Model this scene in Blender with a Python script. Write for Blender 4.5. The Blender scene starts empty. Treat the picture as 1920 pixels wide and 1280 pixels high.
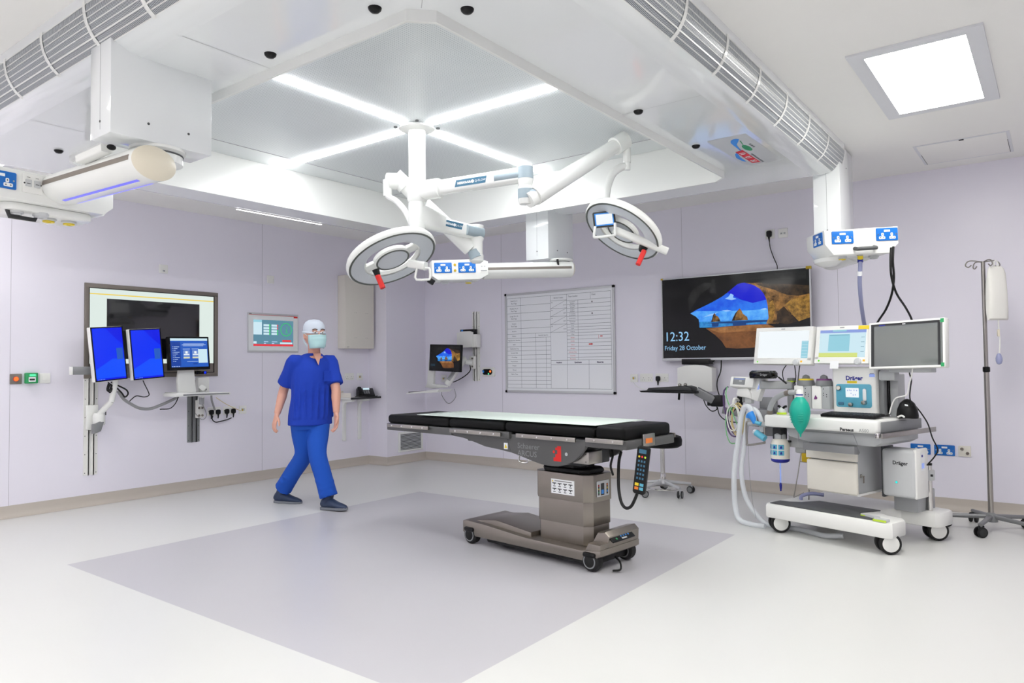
import bpy, bmesh, math, random
from mathutils import Vector, Matrix
random.seed(7)
SC = bpy.context.scene
COL = SC.collection
PI = math.pi

# ---------------------------------------------------------------- camera
cam_d = bpy.data.cameras.new('camera')
cam_d.sensor_width = 36.0
cam_d.lens = 25.29
cam_d.clip_start = 0.05
cam_o = bpy.data.objects.new('camera', cam_d)
COL.objects.link(cam_o)
_y, _p, _o = math.radians(37.24), math.radians(1.859), math.radians(-0.623)     # yaw, pitch up, roll
_w = Vector((math.cos(_p) * math.cos(_y), math.cos(_p) * math.sin(_y), math.sin(_p)))
_rt = Vector((math.sin(_y), -math.cos(_y), 0))
_up = _rt.cross(_w)
_r = math.cos(_o) * _rt + math.sin(_o) * _up
_u = -math.sin(_o) * _rt + math.cos(_o) * _up
cam_o.matrix_world = Matrix(((_r.x, _u.x, -_w.x, 0), (_r.y, _u.y, -_w.y, 0), (_r.z, _u.z, -_w.z, 1.22), (0, 0, 0, 1)))
SC.camera = cam_o

# ---------------------------------------------------------------- world, exposure
EXPOSURE = 1.5
W = bpy.data.worlds.new('world')
SC.world = W
W.use_nodes = True
W.node_tree.nodes['Background'].inputs[0].default_value = (0.75, 0.8, 1.0, 1)
W.node_tree.nodes['Background'].inputs[1].default_value = 0.0
SC.view_settings.view_transform = 'Standard'
SC.view_settings.look = 'None'
SC.view_settings.exposure = EXPOSURE
SC.view_settings.gamma = 1.0
SC.view_settings.use_curve_mapping = False
STRIP_POWER = 19.0      # canopy light strips
PANEL_POWER = 8.0       # recessed ceiling luminaires, seen and added
SC.cycles.max_bounces = 10
SC.cycles.diffuse_bounces = 6
SC.cycles.glossy_bounces = 4
SC.cycles.transmission_bounces = 6
SC.cycles.sample_clamp_indirect = 4.0
SC.cycles.caustics_reflective = False
SC.cycles.caustics_refractive = False

# ---------------------------------------------------------------- materials
def lin(c):
    c /= 255.0
    return c / 12.92 if c <= 0.04045 else ((c + 0.055) / 1.055) ** 2.4
def rgb(r, g, b):
    return (lin(r), lin(g), lin(b), 1.0)
MATS = {}
def mat(name, c, rough=0.5, metal=0.0, spec=0.5, coat=0.0, bump=0.0, bscale=80.0, var=0.0, vscale=6.0, trans=0.0, alpha=1.0, ior=1.45):
    m = bpy.data.materials.new(name)
    m.use_nodes = True
    nt = m.node_tree
    b = nt.nodes['Principled BSDF']
    col = rgb(*c)
    b.inputs['Base Color'].default_value = col
    b.inputs['Roughness'].default_value = rough
    b.inputs['Metallic'].default_value = metal
    b.inputs['Specular IOR Level'].default_value = spec
    b.inputs['Coat Weight'].default_value = coat
    b.inputs['Transmission Weight'].default_value = trans
    b.inputs['Alpha'].default_value = alpha
    b.inputs['IOR'].default_value = ior
    tc = nt.nodes.new('ShaderNodeTexCoord')
    if var > 0:
        n = nt.nodes.new('ShaderNodeTexNoise')
        n.inputs['Scale'].default_value = vscale
        n.inputs['Detail'].default_value = 4
        mx = nt.nodes.new('ShaderNodeMix')
        mx.data_type = 'RGBA'
        mx.inputs['A'].default_value = tuple(x * (1 - var) for x in col[:3]) + (1,)
        mx.inputs['B'].default_value = tuple(min(1, x * (1 + var)) for x in col[:3]) + (1,)
        nt.links.new(tc.outputs['Object'], n.inputs['Vector'])
        nt.links.new(n.outputs['Fac'], mx.inputs['Factor'])
        nt.links.new(mx.outputs['Result'], b.inputs['Base Color'])
    if bump > 0:
        n2 = nt.nodes.new('ShaderNodeTexNoise')
        n2.inputs['Scale'].default_value = bscale
        n2.inputs['Detail'].default_value = 3
        bp = nt.nodes.new('ShaderNodeBump')
        bp.inputs['Strength'].default_value = bump
        bp.inputs['Distance'].default_value = 0.002
        nt.links.new(tc.outputs['Object'], n2.inputs['Vector'])
        nt.links.new(n2.outputs['Fac'], bp.inputs['Height'])
        nt.links.new(bp.outputs['Normal'], b.inputs['Normal'])
    MATS[name] = m
    return m
def emit(name, c, gain=1.0):
    """a glowing surface; with gain 1 it shows its own colour at this exposure"""
    m = bpy.data.materials.new(name)
    m.use_nodes = True
    nt = m.node_tree
    b = nt.nodes['Principled BSDF']
    b.inputs['Base Color'].default_value = (0.01, 0.01, 0.01, 1)
    b.inputs['Roughness'].default_value = 0.10
    b.inputs['Specular IOR Level'].default_value = 0.25
    b.inputs['Emission Color'].default_value = rgb(*c)
    b.inputs['Emission Strength'].default_value = gain / (2 ** EXPOSURE)
    MATS[name] = m
    return m
def lamp_mat(name, c, strength):
    m = bpy.data.materials.new(name)
    m.use_nodes = True
    nt = m.node_tree
    nt.nodes.remove(nt.nodes['Principled BSDF'])
    e = nt.nodes.new('ShaderNodeEmission')
    e.inputs[0].default_value = rgb(*c)
    e.inputs[1].default_value = strength
    nt.links.new(e.outputs[0], nt.nodes['Material Output'].inputs[0])
    MATS[name] = m
    return m

# setting
mat('wall_paint', (233, 230, 241), 0.33, spec=0.35, bump=0.03, bscale=30, var=0.012, vscale=2)
mat('ceiling_paint', (241, 240, 237), 0.8, spec=0.2, var=0.01)
mat('floor_vinyl', (216, 216, 214), 0.32, spec=0.45, bump=0.03, bscale=60, var=0.015, vscale=220)
mat('zone_vinyl', (191, 189, 194), 0.32, spec=0.45, bump=0.03, bscale=60, var=0.03, vscale=220)
mat('skirting_vinyl', (190, 182, 173), 0.45, var=0.02, vscale=60)
mat('seam', (160, 155, 165), 0.6)
# plastics and paints
mat('white_gloss', (233, 236, 237), 0.11, spec=0.6, coat=0.45)
mat('white_enamel', (232, 233, 230), 0.22, spec=0.5)
mat('white_plastic', (234, 234, 231), 0.38)
mat('warm_white', (226, 222, 212), 0.4)
mat('cream_plastic', (222, 214, 196), 0.4)
mat('pale_grey', (196, 198, 200), 0.4)
mat('light_grey', (170, 172, 174), 0.42)
mat('mid_grey', (128, 130, 132), 0.45)
mat('dark_grey', (78, 80, 82), 0.5, var=0.03, vscale=50)
mat('charcoal', (44, 45, 47), 0.5)
mat('black_plastic', (10, 10, 12), 0.36, spec=0.35)
mat('black_rubber', (14, 14, 15), 0.6)
mat('black_vinyl', (9, 9, 10), 0.5, spec=0.2, bump=0.06, bscale=200)
mat('black_gloss', (8, 8, 9), 0.08)
mat('steel', (168, 164, 158), 0.28, metal=1.0, var=0.04, vscale=40)
mat('brushed_steel', (146, 139, 131), 0.34, metal=0.9, bump=0.05, bscale=150, var=0.05, vscale=12)
mat('painted_steel_grey', (92, 92, 92), 0.42, metal=0.25)
mat('aluminium', (202, 203, 206), 0.38, metal=0.35)
mat('dull_aluminium', (136, 137, 139), 0.45, metal=0.5)
mat('bronze_grey', (128, 120, 113), 0.45, metal=0.35)
mat('chrome', (215, 213, 210), 0.12, metal=1.0)
mat('blue_plastic', (20, 105, 190), 0.35)
mat('deep_blue', (30, 36, 140), 0.4)
mat('sky_blue', (52, 140, 226), 0.4)
mat('panel_blue', (92, 170, 196), 0.4)
mat('label_blue', (60, 108, 136), 0.4)
mat('blue_grey', (152, 166, 174), 0.3)
mat('dark_band', (86, 90, 86), 0.4)
mat('yellow', (226, 200, 40), 0.45)
mat('mustard', (190, 160, 20), 0.45)
mat('orange', (222, 120, 40), 0.45)
mat('red', (214, 34, 30), 0.4)
mat('green', (40, 150, 90), 0.4)
mat('lime', (196, 226, 60), 0.4)
mat('violet', (110, 50, 110), 0.4)
mat('teal_rubber', (16, 168, 146), 0.45, bump=0.05, bscale=40)
mat('tan_cable', (206, 186, 130), 0.5)
mat('purple_cable', (86, 62, 108), 0.45)
mat('green_cable', (120, 190, 128), 0.45)
mat('pale_blue_hose', (150, 154, 190), 0.4)
mat('white_cable', (225, 225, 222), 0.45)
mat('grey_cable', (150, 150, 152), 0.45)
mat('board_white', (240, 242, 246), 0.2)
mat('ink', (70, 76, 92), 0.6)
mat('ink_red', (205, 60, 66), 0.6)
mat('ink_navy', (40, 40, 84), 0.6)
mat('ink_faint', (120, 118, 118), 0.6)
mat('paper', (236, 238, 240), 0.6)
mat('frost', (236, 240, 244), 0.35, alpha=0.62)
mat('lens', (196, 200, 206), 0.16, bump=0.35, bscale=70)
mat('sheet_glass', (226, 240, 230), 0.25, spec=0.5)
mat('lamp_trim', (220, 221, 225), 0.6)
mat('recess_white', (216, 221, 222), 0.2, spec=0.5)
mat('dim_screen', (20, 20, 24), 0.06, spec=0.7, coat=0.6)
mat('grey_screen', (96, 102, 100), 0.04, spec=1.0, coat=1.0, ior=1.9)
# fabric and skin
mat('scrub_top', (18, 58, 172), 0.85, bump=0.25, bscale=25)
mat('scrub_trousers', (18, 78, 180), 0.85, bump=0.25, bscale=25)
mat('cap_cloth', (206, 214, 226), 0.8, bump=0.2, bscale=40)
mat('mask_cloth', (176, 212, 214), 0.8, bump=0.15, bscale=60)
mat('skin', (214, 160, 140), 0.5, var=0.03, vscale=20)
mat('shoe', (44, 58, 86), 0.5)
mat('shoe_sole', (116, 120, 128), 0.6)
mat('bag_cloth', (230, 229, 224), 0.75, bump=0.3, bscale=60)
mat('eye_white', (225, 222, 218), 0.3)
mat('hair', (70, 54, 46), 0.7)
# things that glow
lamp_mat('strip_light', (253, 254, 255), STRIP_POWER)
lamp_mat('panel_light', (255, 254, 248), PANEL_POWER)
lamp_mat('slim_glow', (255, 255, 252), 3.0)
emit('led_violet', (120, 120, 255), 0.95)
emit('glow_orange', (255, 120, 50), 1.3)
emit('glow_green', (90, 235, 170), 1.2)
emit('glow_cyan', (40, 225, 215), 1.3)
for nm, c in dict(scr_white=(240, 246, 250), scr_pale=(205, 232, 242), scr_blue=(10, 50, 248), scr_blue_mid=(16, 80, 255), scr_blue_deep=(6, 24, 230),
                  scr_ui=(40, 92, 190), scr_ui_dark=(28, 66, 156), scr_card=(120, 150, 210), scr_text=(190, 214, 250), scr_teal=(92, 138, 158), scr_teal_deep=(60, 106, 130),
                  scr_red=(226, 60, 70), scr_green=(40, 210, 90), scr_lavender=(140, 160, 222), scr_yellow=(212, 224, 130), scr_aqua=(150, 206, 222), scr_cream=(222, 222, 180),
                  sky_top=(8, 20, 205), sky_mid=(18, 96, 236), sky_low=(40, 160, 246), sea=(14, 130, 205), sea_dark=(20, 60, 120), sand=(122, 76, 36), sand_lit=(160, 104, 52),
                  rock=(112, 76, 34), rock_lit=(150, 108, 50), rock_dark=(50, 38, 26), cave=(9, 9, 11), cave_soft=(30, 31, 32), cloud=(150, 196, 248),
                  pale_text=(150, 205, 246), led_amber=(250, 190, 40), led_lime=(120, 230, 60), gloss_cream=(222, 234, 228), line_yellow=(240, 210, 80)).items():
    emit(nm, c)

def grainy(name, a, b, scale):
    """a lit picture area with mottled texture"""
    m = MATS[name]
    nt = m.node_tree
    p = nt.nodes['Principled BSDF']
    tc = nt.nodes.new('ShaderNodeTexCoord')
    n = nt.nodes.new('ShaderNodeTexNoise'); n.inputs['Scale'].default_value = scale; n.inputs['Detail'].default_value = 8; n.inputs['Roughness'].default_value = .7
    r = nt.nodes.new('ShaderNodeValToRGB')
    r.color_ramp.elements[0].position = .35; r.color_ramp.elements[0].color = rgb(*a)
    r.color_ramp.elements[1].position = .68; r.color_ramp.elements[1].color = rgb(*b)
    nt.links.new(tc.outputs['Object'], n.inputs['Vector']); nt.links.new(n.outputs['Fac'], r.inputs[0]); nt.links.new(r.outputs[0], p.inputs['Emission Color'])
grainy('rock', (44, 32, 20), (176, 126, 62), 14.0)
grainy('rock_lit', (70, 50, 20), (186, 140, 60), 22.0)
grainy('rock_dark', (16, 13, 10), (76, 56, 34), 16.0)
grainy('sand', (88, 52, 24), (140, 90, 46), 9.0)
grainy('sand_lit', (110, 70, 34), (176, 122, 70), 10.0)
grainy('cave_soft', (10, 10, 11), (46, 46, 46), 8.0)
grainy('sky_mid', (14, 74, 220), (46, 130, 244), 5.0)
grainy('sky_low', (30, 130, 240), (110, 190, 250), 9.0)
grainy('sea', (10, 96, 180), (60, 160, 220), 30.0)
def perforated(name, c, hole, scale, size):
    """fine punched holes laid out on a square grid"""
    m = mat(name, c, 0.3)
    nt = m.node_tree
    b = nt.nodes['Principled BSDF']
    tc = nt.nodes.new('ShaderNodeTexCoord')
    mp = nt.nodes.new('ShaderNodeMapping')
    mp.inputs['Scale'].default_value = (scale, scale, scale)
    fr = nt.nodes.new('ShaderNodeVectorMath'); fr.operation = 'FRACTION'
    sb = nt.nodes.new('ShaderNodeVectorMath'); sb.operation = 'SUBTRACT'; sb.inputs[1].default_value = (0.5, 0.5, 0)
    ml = nt.nodes.new('ShaderNodeVectorMath'); ml.operation = 'MULTIPLY'; ml.inputs[1].default_value = (1, 1, 0)
    ln = nt.nodes.new('ShaderNodeVectorMath'); ln.operation = 'LENGTH'
    lt = nt.nodes.new('ShaderNodeMath'); lt.operation = 'LESS_THAN'; lt.inputs[1].default_value = size
    mx = nt.nodes.new('ShaderNodeMix'); mx.data_type = 'RGBA'
    mx.inputs['A'].default_value = rgb(*c); mx.inputs['B'].default_value = rgb(*hole)
    L = nt.links.new
    L(tc.outputs['Object'], mp.inputs[0]); L(mp.outputs[0], fr.inputs[0]); L(fr.outputs[0], sb.inputs[0]); L(sb.outputs[0], ml.inputs[0])
    L(ml.outputs[0], ln.inputs[0]); L(ln.outputs['Value'], lt.inputs[0]); L(lt.outputs[0], mx.inputs['Factor']); L(mx.outputs['Result'], b.inputs['Base Color'])
    return m
perforated('diffuser_mesh', (212, 217, 218), (172, 178, 182), 70.0, 0.26)
def slotted(name, axis):
    """fine slots cut across a grille strip"""
    m = mat(name, (205, 208, 212), 0.3)
    nt = m.node_tree
    b = nt.nodes['Principled BSDF']
    tc = nt.nodes.new('ShaderNodeTexCoord')
    w = nt.nodes.new('ShaderNodeTexWave')
    w.wave_type = 'BANDS'; w.bands_direction = axis
    w.inputs['Scale'].default_value = 34.0
    st = nt.nodes.new('ShaderNodeMath'); st.operation = 'GREATER_THAN'; st.inputs[1].default_value = 0.3
    mx = nt.nodes.new('ShaderNodeMix'); mx.data_type = 'RGBA'
    mx.inputs['A'].default_value = rgb(206, 210, 214); mx.inputs['B'].default_value = rgb(98, 104, 110)
    nt.links.new(tc.outputs['Object'], w.inputs['Vector']); nt.links.new(w.outputs['Fac'], st.inputs[0])
    nt.links.new(st.outputs[0], mx.inputs['Factor']); nt.links.new(mx.outputs['Result'], b.inputs['Base Color'])
    return m
slotted('slots_x', 'X')
slotted('slots_y', 'Y')

# ---------------------------------------------------------------- mesh helpers
# panel space: x to the viewer's right along a face, y up, z out of the face
def glyphs(s, size, align='LEFT', bold=0.0):
    cu = bpy.data.curves.new('t', 'FONT')
    cu.body = s; cu.size = size; cu.align_x = align; cu.offset = bold
    cu.resolution_u = 2
    o = bpy.data.objects.new('t', cu)
    COL.objects.link(o)
    dg = bpy.context.evaluated_depsgraph_get()
    me = o.evaluated_get(dg).to_mesh()
    v = [tuple(x.co) for x in me.vertices]
    f = [tuple(p.vertices) for p in me.polygons]
    o.evaluated_get(dg).to_mesh_clear()
    bpy.data.objects.remove(o)
    bpy.data.curves.remove(cu)
    return v, f
def catmull(pts, sub):
    if sub <= 1 or len(pts) < 3:
        return [Vector(p) for p in pts]
    P = [Vector(p) for p in pts]
    P = [2 * P[0] - P[1]] + P + [2 * P[-1] - P[-2]]
    out = []
    for i in range(1, len(P) - 2):
        a, b, c, d = P[i - 1:i + 3]
        for k in range(sub):
            t = k / sub
            out.append(0.5 * ((2 * b) + (c - a) * t + (2 * a - 5 * b + 4 * c - d) * t * t + (3 * b - 3 * c + d - a) * t ** 3))
    out.append(P[-2])
    return out
class MB:
    def __init__(s, X=None):
        s.v, s.f, s.mi, s.sm, s.mats, s.cur = [], [], [], [], [], 0
        s.X = X or Matrix()
    def use(s, name):
        m = MATS[name]
        if m not in s.mats: s.mats.append(m)
        s.cur = s.mats.index(m)
        return s
    def add(s, vs, fs, smooth=False):
        b = len(s.v)
        s.v.extend(s.X @ Vector(p) for p in vs)
        for f in fs:
            s.f.append(tuple(b + i for i in f)); s.mi.append(s.cur); s.sm.append(smooth)
        return s
    def box(s, x0, x1, y0, y1, z0, z1, b=0.0, seg=2):
        if b <= 0:
            vs = [(x, y, z) for x in (x0, x1) for y in (y0, y1) for z in (z0, z1)]
            return s.add(vs, [(0, 1, 3, 2), (4, 6, 7, 5), (0, 4, 5, 1), (2, 3, 7, 6), (0, 2, 6, 4), (1, 5, 7, 3)])
        bm = bmesh.new()
        bmesh.ops.create_cube(bm, size=1.0)
        for v in bm.verts:
            v.co = Vector(((x0 + x1) / 2 + v.co.x * (x1 - x0), (y0 + y1) / 2 + v.co.y * (y1 - y0), (z0 + z1) / 2 + v.co.z * (z1 - z0)))
        b = min(b, 0.49 * min(abs(x1 - x0), abs(y1 - y0), abs(z1 - z0)))
        bmesh.ops.bevel(bm, geom=list(bm.edges), offset=b, segments=seg, profile=0.5, affect='EDGES')
        bm.verts.index_update()
        s.add([tuple(v.co) for v in bm.verts], [tuple(v.index for v in f.verts) for f in bm.faces], True)
        bm.free()
        return s
    def prism(s, poly, z0, z1, b=0.0, smooth=False, seg=2):
        n = len(poly)
        if b > 0:
            bm = bmesh.new()
            lo = [bm.verts.new((p[0], p[1], z0)) for p in poly]
            hi = [bm.verts.new((p[0], p[1], z1)) for p in poly]
            bm.faces.new(lo[::-1]); bm.faces.new(hi)
            for i in range(n): bm.faces.new((lo[i], lo[(i + 1) % n], hi[(i + 1) % n], hi[i]))
            bmesh.ops.recalc_face_normals(bm, faces=list(bm.faces))
            caps = [e for e in bm.edges if (e.verts[0] in lo) == (e.verts[1] in lo)]
            bmesh.ops.bevel(bm, geom=caps, offset=b, segments=seg, profile=0.5, affect='EDGES')
            bm.verts.index_update()
            s.add([tuple(v.co) for v in bm.verts], [tuple(v.index for v in f.verts) for f in bm.faces], True)
            bm.free()
            return s
        vs = [(p[0], p[1], z0) for p in poly] + [(p[0], p[1], z1) for p in poly]
        fs = [tuple(range(n))[::-1], tuple(range(n, 2 * n))]
        s.add(vs, fs)
        return s.add(vs, [(i, (i + 1) % n, n + (i + 1) % n, n + i) for i in range(n)], smooth)
    def face(s, poly, z=0.0):
        return s.add([(p[0], p[1], p[2] if len(p) > 2 else z) for p in poly], [tuple(range(len(poly)))])
    def rect(s, x0, x1, y0, y1, z=0.0):
        return s.face([(x0, y0), (x1, y0), (x1, y1), (x0, y1)], z)
    def rrect(s, x0, x1, y0, y1, r, z0, z1, b=0.0, n=5):
        return s.prism(rr(x0, x1, y0, y1, r, n), z0, z1, b, True)
    def tube(s, pts, r, n=10, sub=1, caps=True, flat=1.0, up=None):
        P = catmull(pts, sub)
        R = r if isinstance(r, (list, tuple)) else None
        N = len(P)
        ref = Vector(up) if up else None
        rings, prev = [], None
        for i, p in enumerate(P):
            d = (P[min(i + 1, N - 1)] - P[max(i - 1, 0)])
            d = d.normalized() if d.length > 1e-9 else Vector((0, 0, 1))
            if prev is None:
                a = ref if ref and abs(ref.dot(d)) < 0.95 else (Vector((0, 0, 1)) if abs(d.z) < 0.9 else Vector((1, 0, 0)))
                a = (a - d * a.dot(d)).normalized()
            else:
                a = prev - d * prev.dot(d)
                a = a.normalized() if a.length > 1e-6 else d.orthogonal().normalized()
            prev = a
            b = d.cross(a)
            if R:
                t = i / max(1, N - 1) * (len(R) - 1); k = min(int(t), len(R) - 2); rad = R[k] + (R[k + 1] - R[k]) * (t - k)
            else: rad = r
            rings.append([tuple(p + (a * math.cos(2 * PI * j / n) + b * math.sin(2 * PI * j / n) * flat) * rad) for j in range(n)])
        vs = [v for g in rings for v in g]
        fs = [(i * n + j, i * n + (j + 1) % n, (i + 1) * n + (j + 1) % n, (i + 1) * n + j) for i in range(N - 1) for j in range(n)]
        s.add(vs, fs, True)
        if caps: s.add(rings[0] + rings[-1], [tuple(range(n))[::-1], tuple(range(n, 2 * n))])
        return s
    def cyl(s, p0, p1, r0, r1=None, n=24):
        return s.tube([p0, p1], [r0, r0 if r1 is None else r1], n)
    def lathe(s, prof, o=(0, 0, 0), ax='z', n=24, sx=1.0, sy=1.0, cap=True):
        """profile of (radius, height) turned about an axis through o"""
        vs = []
        for r, h in prof:
            for j in range(n):
                c, q = r * math.cos(2 * PI * j / n) * sx, r * math.sin(2 * PI * j / n) * sy
                p = {'z': (c, q, h), 'y': (q, h, c), 'x': (h, c, q)}[ax]
                vs.append((o[0] + p[0], o[1] + p[1], o[2] + p[2]))
        N = len(prof)
        fs = [(i * n + j, i * n + (j + 1) % n, (i + 1) * n + (j + 1) % n, (i + 1) * n + j) for i in range(N - 1) for j in range(n)]
        s.add(vs, fs, True)
        fs = []
        if not cap: return s
        if prof[0][0] > 1e-6: fs.append(tuple(range(n))[::-1])
        if prof[-1][0] > 1e-6: fs.append(tuple(range((N - 1) * n, N * n)))
        if fs: s.add(vs, fs)
        return s
    def ball(s, c, r, n=20, sx=1.0, sy=1.0, sz=1.0):
        m = n // 2
        vs, fs = [], []
        for i in range(m + 1):
            th = PI * i / m
            for j in range(n):
                vs.append((c[0] + r * sx * math.sin(th) * math.cos(2 * PI * j / n), c[1] + r * sy * math.sin(th) * math.sin(2 * PI * j / n), c[2] + r * sz * math.cos(th)))
        for i in range(m):
            for j in range(n):
                fs.append((i * n + j, (i + 1) * n + j, (i + 1) * n + (j + 1) % n, i * n + (j + 1) % n))
        return s.add(vs, fs, True)
    def text(s, t, size, x, y, z=0.001, align='LEFT', bold=0.0, sx=1.0):
        v, f = glyphs(t, size, align, bold)
        return s.add([(p[0] * sx + x, p[1] + y, z) for p in v], f)
    def line(s, x0, y0, x1, y1, w, z=0.001):
        d = Vector((x1 - x0, y1 - y0)); L = d.length
        if L < 1e-9: return s
        d /= L; q = Vector((-d.y, d.x)) * w / 2
        return s.face([(x0 - q.x, y0 - q.y), (x1 - q.x, y1 - q.y), (x1 + q.x, y1 + q.y), (x0 + q.x, y0 + q.y)], z)
    def build(s, name, parent=None, space='P', m=None, loc=None, rotz=0.0, sharp=40):
        """link as ONE mesh object; space P = panel space of the root, W = world, L = root's local"""
        root = parent
        while root is not None and root.parent is not None: root = root.parent
        if root is not None:
            inv = ROOTS[root.name].inverted()
        else:
            R = Matrix.Translation(Vector(loc or (0, 0, 0))) @ Matrix.Rotation(rotz, 4, 'Z')
            inv = R.inverted()
        vs = []
        for p in s.v:
            if space == 'P': vs.append((p.x, -p.z, p.y))
            elif space == 'W': vs.append(tuple(inv @ p))
            else: vs.append(tuple(p))
        me = bpy.data.meshes.new(name)
        me.from_pydata(vs, [], s.f)
        if m: me.materials.append(MATS[m])
        else:
            for x in s.mats: me.materials.append(x)
        if not m: me.polygons.foreach_set('material_index', s.mi)
        bm = bmesh.new(); bm.from_mesh(me)
        bmesh.ops.remove_doubles(bm, verts=bm.verts, dist=1e-6)
        bmesh.ops.recalc_face_normals(bm, faces=list(bm.faces))
        bm.to_mesh(me); bm.free()
        me.polygons.foreach_set('use_smooth', [True] * len(me.polygons))
        me.set_sharp_from_angle(angle=math.radians(sharp))
        me.update()
        o = bpy.data.objects.new(name, me)
        COL.objects.link(o)
        if parent is not None: o.parent = parent
        else:
            o.location = loc or (0, 0, 0); o.rotation_euler = (0, 0, rotz)
            ROOTS[o.name] = R
        return o
def rr(x0, x1, y0, y1, r, n=5):
    out = []
    for cx, cy, a in ((x1 - r, y0 + r, -PI / 2), (x1 - r, y1 - r, 0), (x0 + r, y1 - r, PI / 2), (x0 + r, y0 + r, PI)):
        for k in range(n + 1):
            t = a + PI / 2 * k / n
            out.append((cx + r * math.cos(t), cy + r * math.sin(t)))
    return out
def disc(cx, cy, r, n=24): return [(cx + r * math.cos(2 * PI * k / n), cy + r * math.sin(2 * PI * k / n)) for k in range(n)]
ROOTS = {}
def tag(o, label=None, cat=None, group=None, kind=None):
    if label: o['label'] = label
    if cat: o['category'] = cat
    if group: o['group'] = group
    if kind: o['kind'] = kind
    return o
def thing(name, label, cat, loc=(0, 0, 0), rotz=0.0, group=None):
    o = bpy.data.objects.new(name, None)
    o.empty_display_size = 0.1
    COL.objects.link(o)
    o.location = loc; o.rotation_euler = (0, 0, rotz)
    ROOTS[o.name] = Matrix.Translation(Vector(loc)) @ Matrix.Rotation(rotz, 4, 'Z')
    return tag(o, label, cat, group)
def dup(root, loc, rotz=None, label=None, group=None):
    r = root.copy(); COL.objects.link(r)
    r.location = loc
    if rotz is not None: r.rotation_euler = (0, 0, rotz)
    if label: r['label'] = label
    if group: r['group'] = group
    ROOTS[r.name] = Matrix.Translation(Vector(loc)) @ Matrix.Rotation(r.rotation_euler.z, 4, 'Z')
    for ch in list(root.children):
        c = ch.copy(); COL.objects.link(c); c.parent = r
        for g in list(ch.children):
            d = g.copy(); COL.objects.link(d); d.parent = c
    return r
def tilt(o, rx=0.0, ry=0.0, rz=0.0):
    """panel-space rotation about a point: rx nods, ry turns, rz rolls"""
    T = Matrix.Translation(Vector(o))
    return T @ Matrix.Rotation(ry, 4, 'Y') @ Matrix.Rotation(rx, 4, 'X') @ Matrix.Rotation(rz, 4, 'Z')
XB, YL, ZC = 6.84, 6.956, 2.80          # back wall, left wall, ceiling
BACK = -PI / 2                           # panel rotation on the back wall

# ================================================================ SETTING
XF, YR = -2.2, -2.6                      # walls behind and beside the viewer
def struct(name, mb, m=None, space='W', loc=None):
    o = mb.build(name, None, space, m, loc)
    return tag(o, kind='structure')
Z0 = (1.925, 5.045, 1.865, 4.985)        # tinted vinyl square under the canopy
mb = MB()
xs, ys = [XF, Z0[0], Z0[1], XB], [YR, Z0[2], Z0[3], YL]
for i in range(3):
    for j in range(3):
        mb.use('zone_vinyl' if i == 1 and j == 1 else 'floor_vinyl').rect(xs[i], xs[i + 1], ys[j], ys[j + 1], 0.0)
struct('floor', mb)
CX0, CX1, CY0, CY1 = 1.29, 5.60, 1.20, 5.62     # canopy footprint
OX0, OX1, OY0, OY1 = 1.885, 4.98, 1.835, 4.98     # opening in the canopy
mb = MB().use('ceiling_paint')
xs, ys = [XF, OX0 - .05, OX1 + .05, XB], [YR, OY0 - .05, OY1 + .05, YL]
for i in range(3):
    for j in range(3):
        if not (i == 1 and j == 1): mb.rect(xs[i], xs[i + 1], ys[j], ys[j + 1], ZC)
for i in range(4): mb.add([], [])
for a, b in (((xs[1], ys[1]), (xs[2], ys[1])), ((xs[2], ys[1]), (xs[2], ys[2])), ((xs[2], ys[2]), (xs[1], ys[2])), ((xs[1], ys[2]), (xs[1], ys[1]))):
    mb.add([(a[0], a[1], ZC), (b[0], b[1], ZC), (b[0], b[1], ZC + .12), (a[0], a[1], ZC + .12)], [(0, 1, 2, 3)])
mb.rect(xs[1], xs[2], ys[1], ys[2], ZC + .12)
struct('ceiling', mb)
struct('wall_left', MB().box(XF, XB + .1, YL, YL + .1, 0, ZC + .13), 'wall_paint')
struct('wall_back', MB().box(XB, XB + .1, YR, YL, 0, ZC + .13), 'wall_paint')
struct('wall_right', MB().box(XF, XB + .1, YR - .1, YR, 0, ZC + .13), 'wall_paint')
struct('wall_front', MB().box(XF - .1, XF, YR, YL, 0, ZC + .13), 'wall_paint')
HX, HY = 6.15, 6.63                      # boxed-in corner between left and back wall
struct('wall_corner', MB().box(HX, XB, HY, YL, 0, ZC), 'wall_paint')
def cove(pts):
    """coved skirting: 100 mm high, sweeping out on to the floor"""
    m = MB()
    prof = [(0.004, .10), (0.004, .05), (.012, .025), (.03, .008), (.05, .001)]
    for (a, b, nx, ny, e0, e1) in pts:
        vs = []
        for t, e in ((a, e0), (b, e1)):
            dx, dy = (b[0] - a[0]), (b[1] - a[1])
            L = math.hypot(dx, dy); dx /= L; dy /= L
            sgn = 1 if t is a else -1
            for o, z in prof: vs.append((t[0] + nx * o + dx * sgn * e * o, t[1] + ny * o + dy * sgn * e * o, z))
        n = len(prof)
        m.add(vs, [(i, i + 1, n + i + 1, n + i) for i in range(n - 1)], True)
        m.add([(a[0], a[1], .10), (a[0] + nx * .004, a[1] + ny * .004, .10), (b[0] + nx * .004, b[1] + ny * .004, .10), (b[0], b[1], .10)], [(0, 1, 2, 3)])
    return m
struct('baseboard_left', cove([((XF, YL), (HX, YL), 0, -1, 1, 1)]), 'skirting_vinyl')
struct('baseboard_corner', cove([((HX, YL), (HX, HY), -1, 0, 1, -1), ((HX, HY), (XB, HY), 0, -1, -1, 1)]), 'skirting_vinyl')
struct('baseboard_back', cove([((XB, HY), (XB, YR), -1, 0, 1, 1)]), 'skirting_vinyl')
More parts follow.
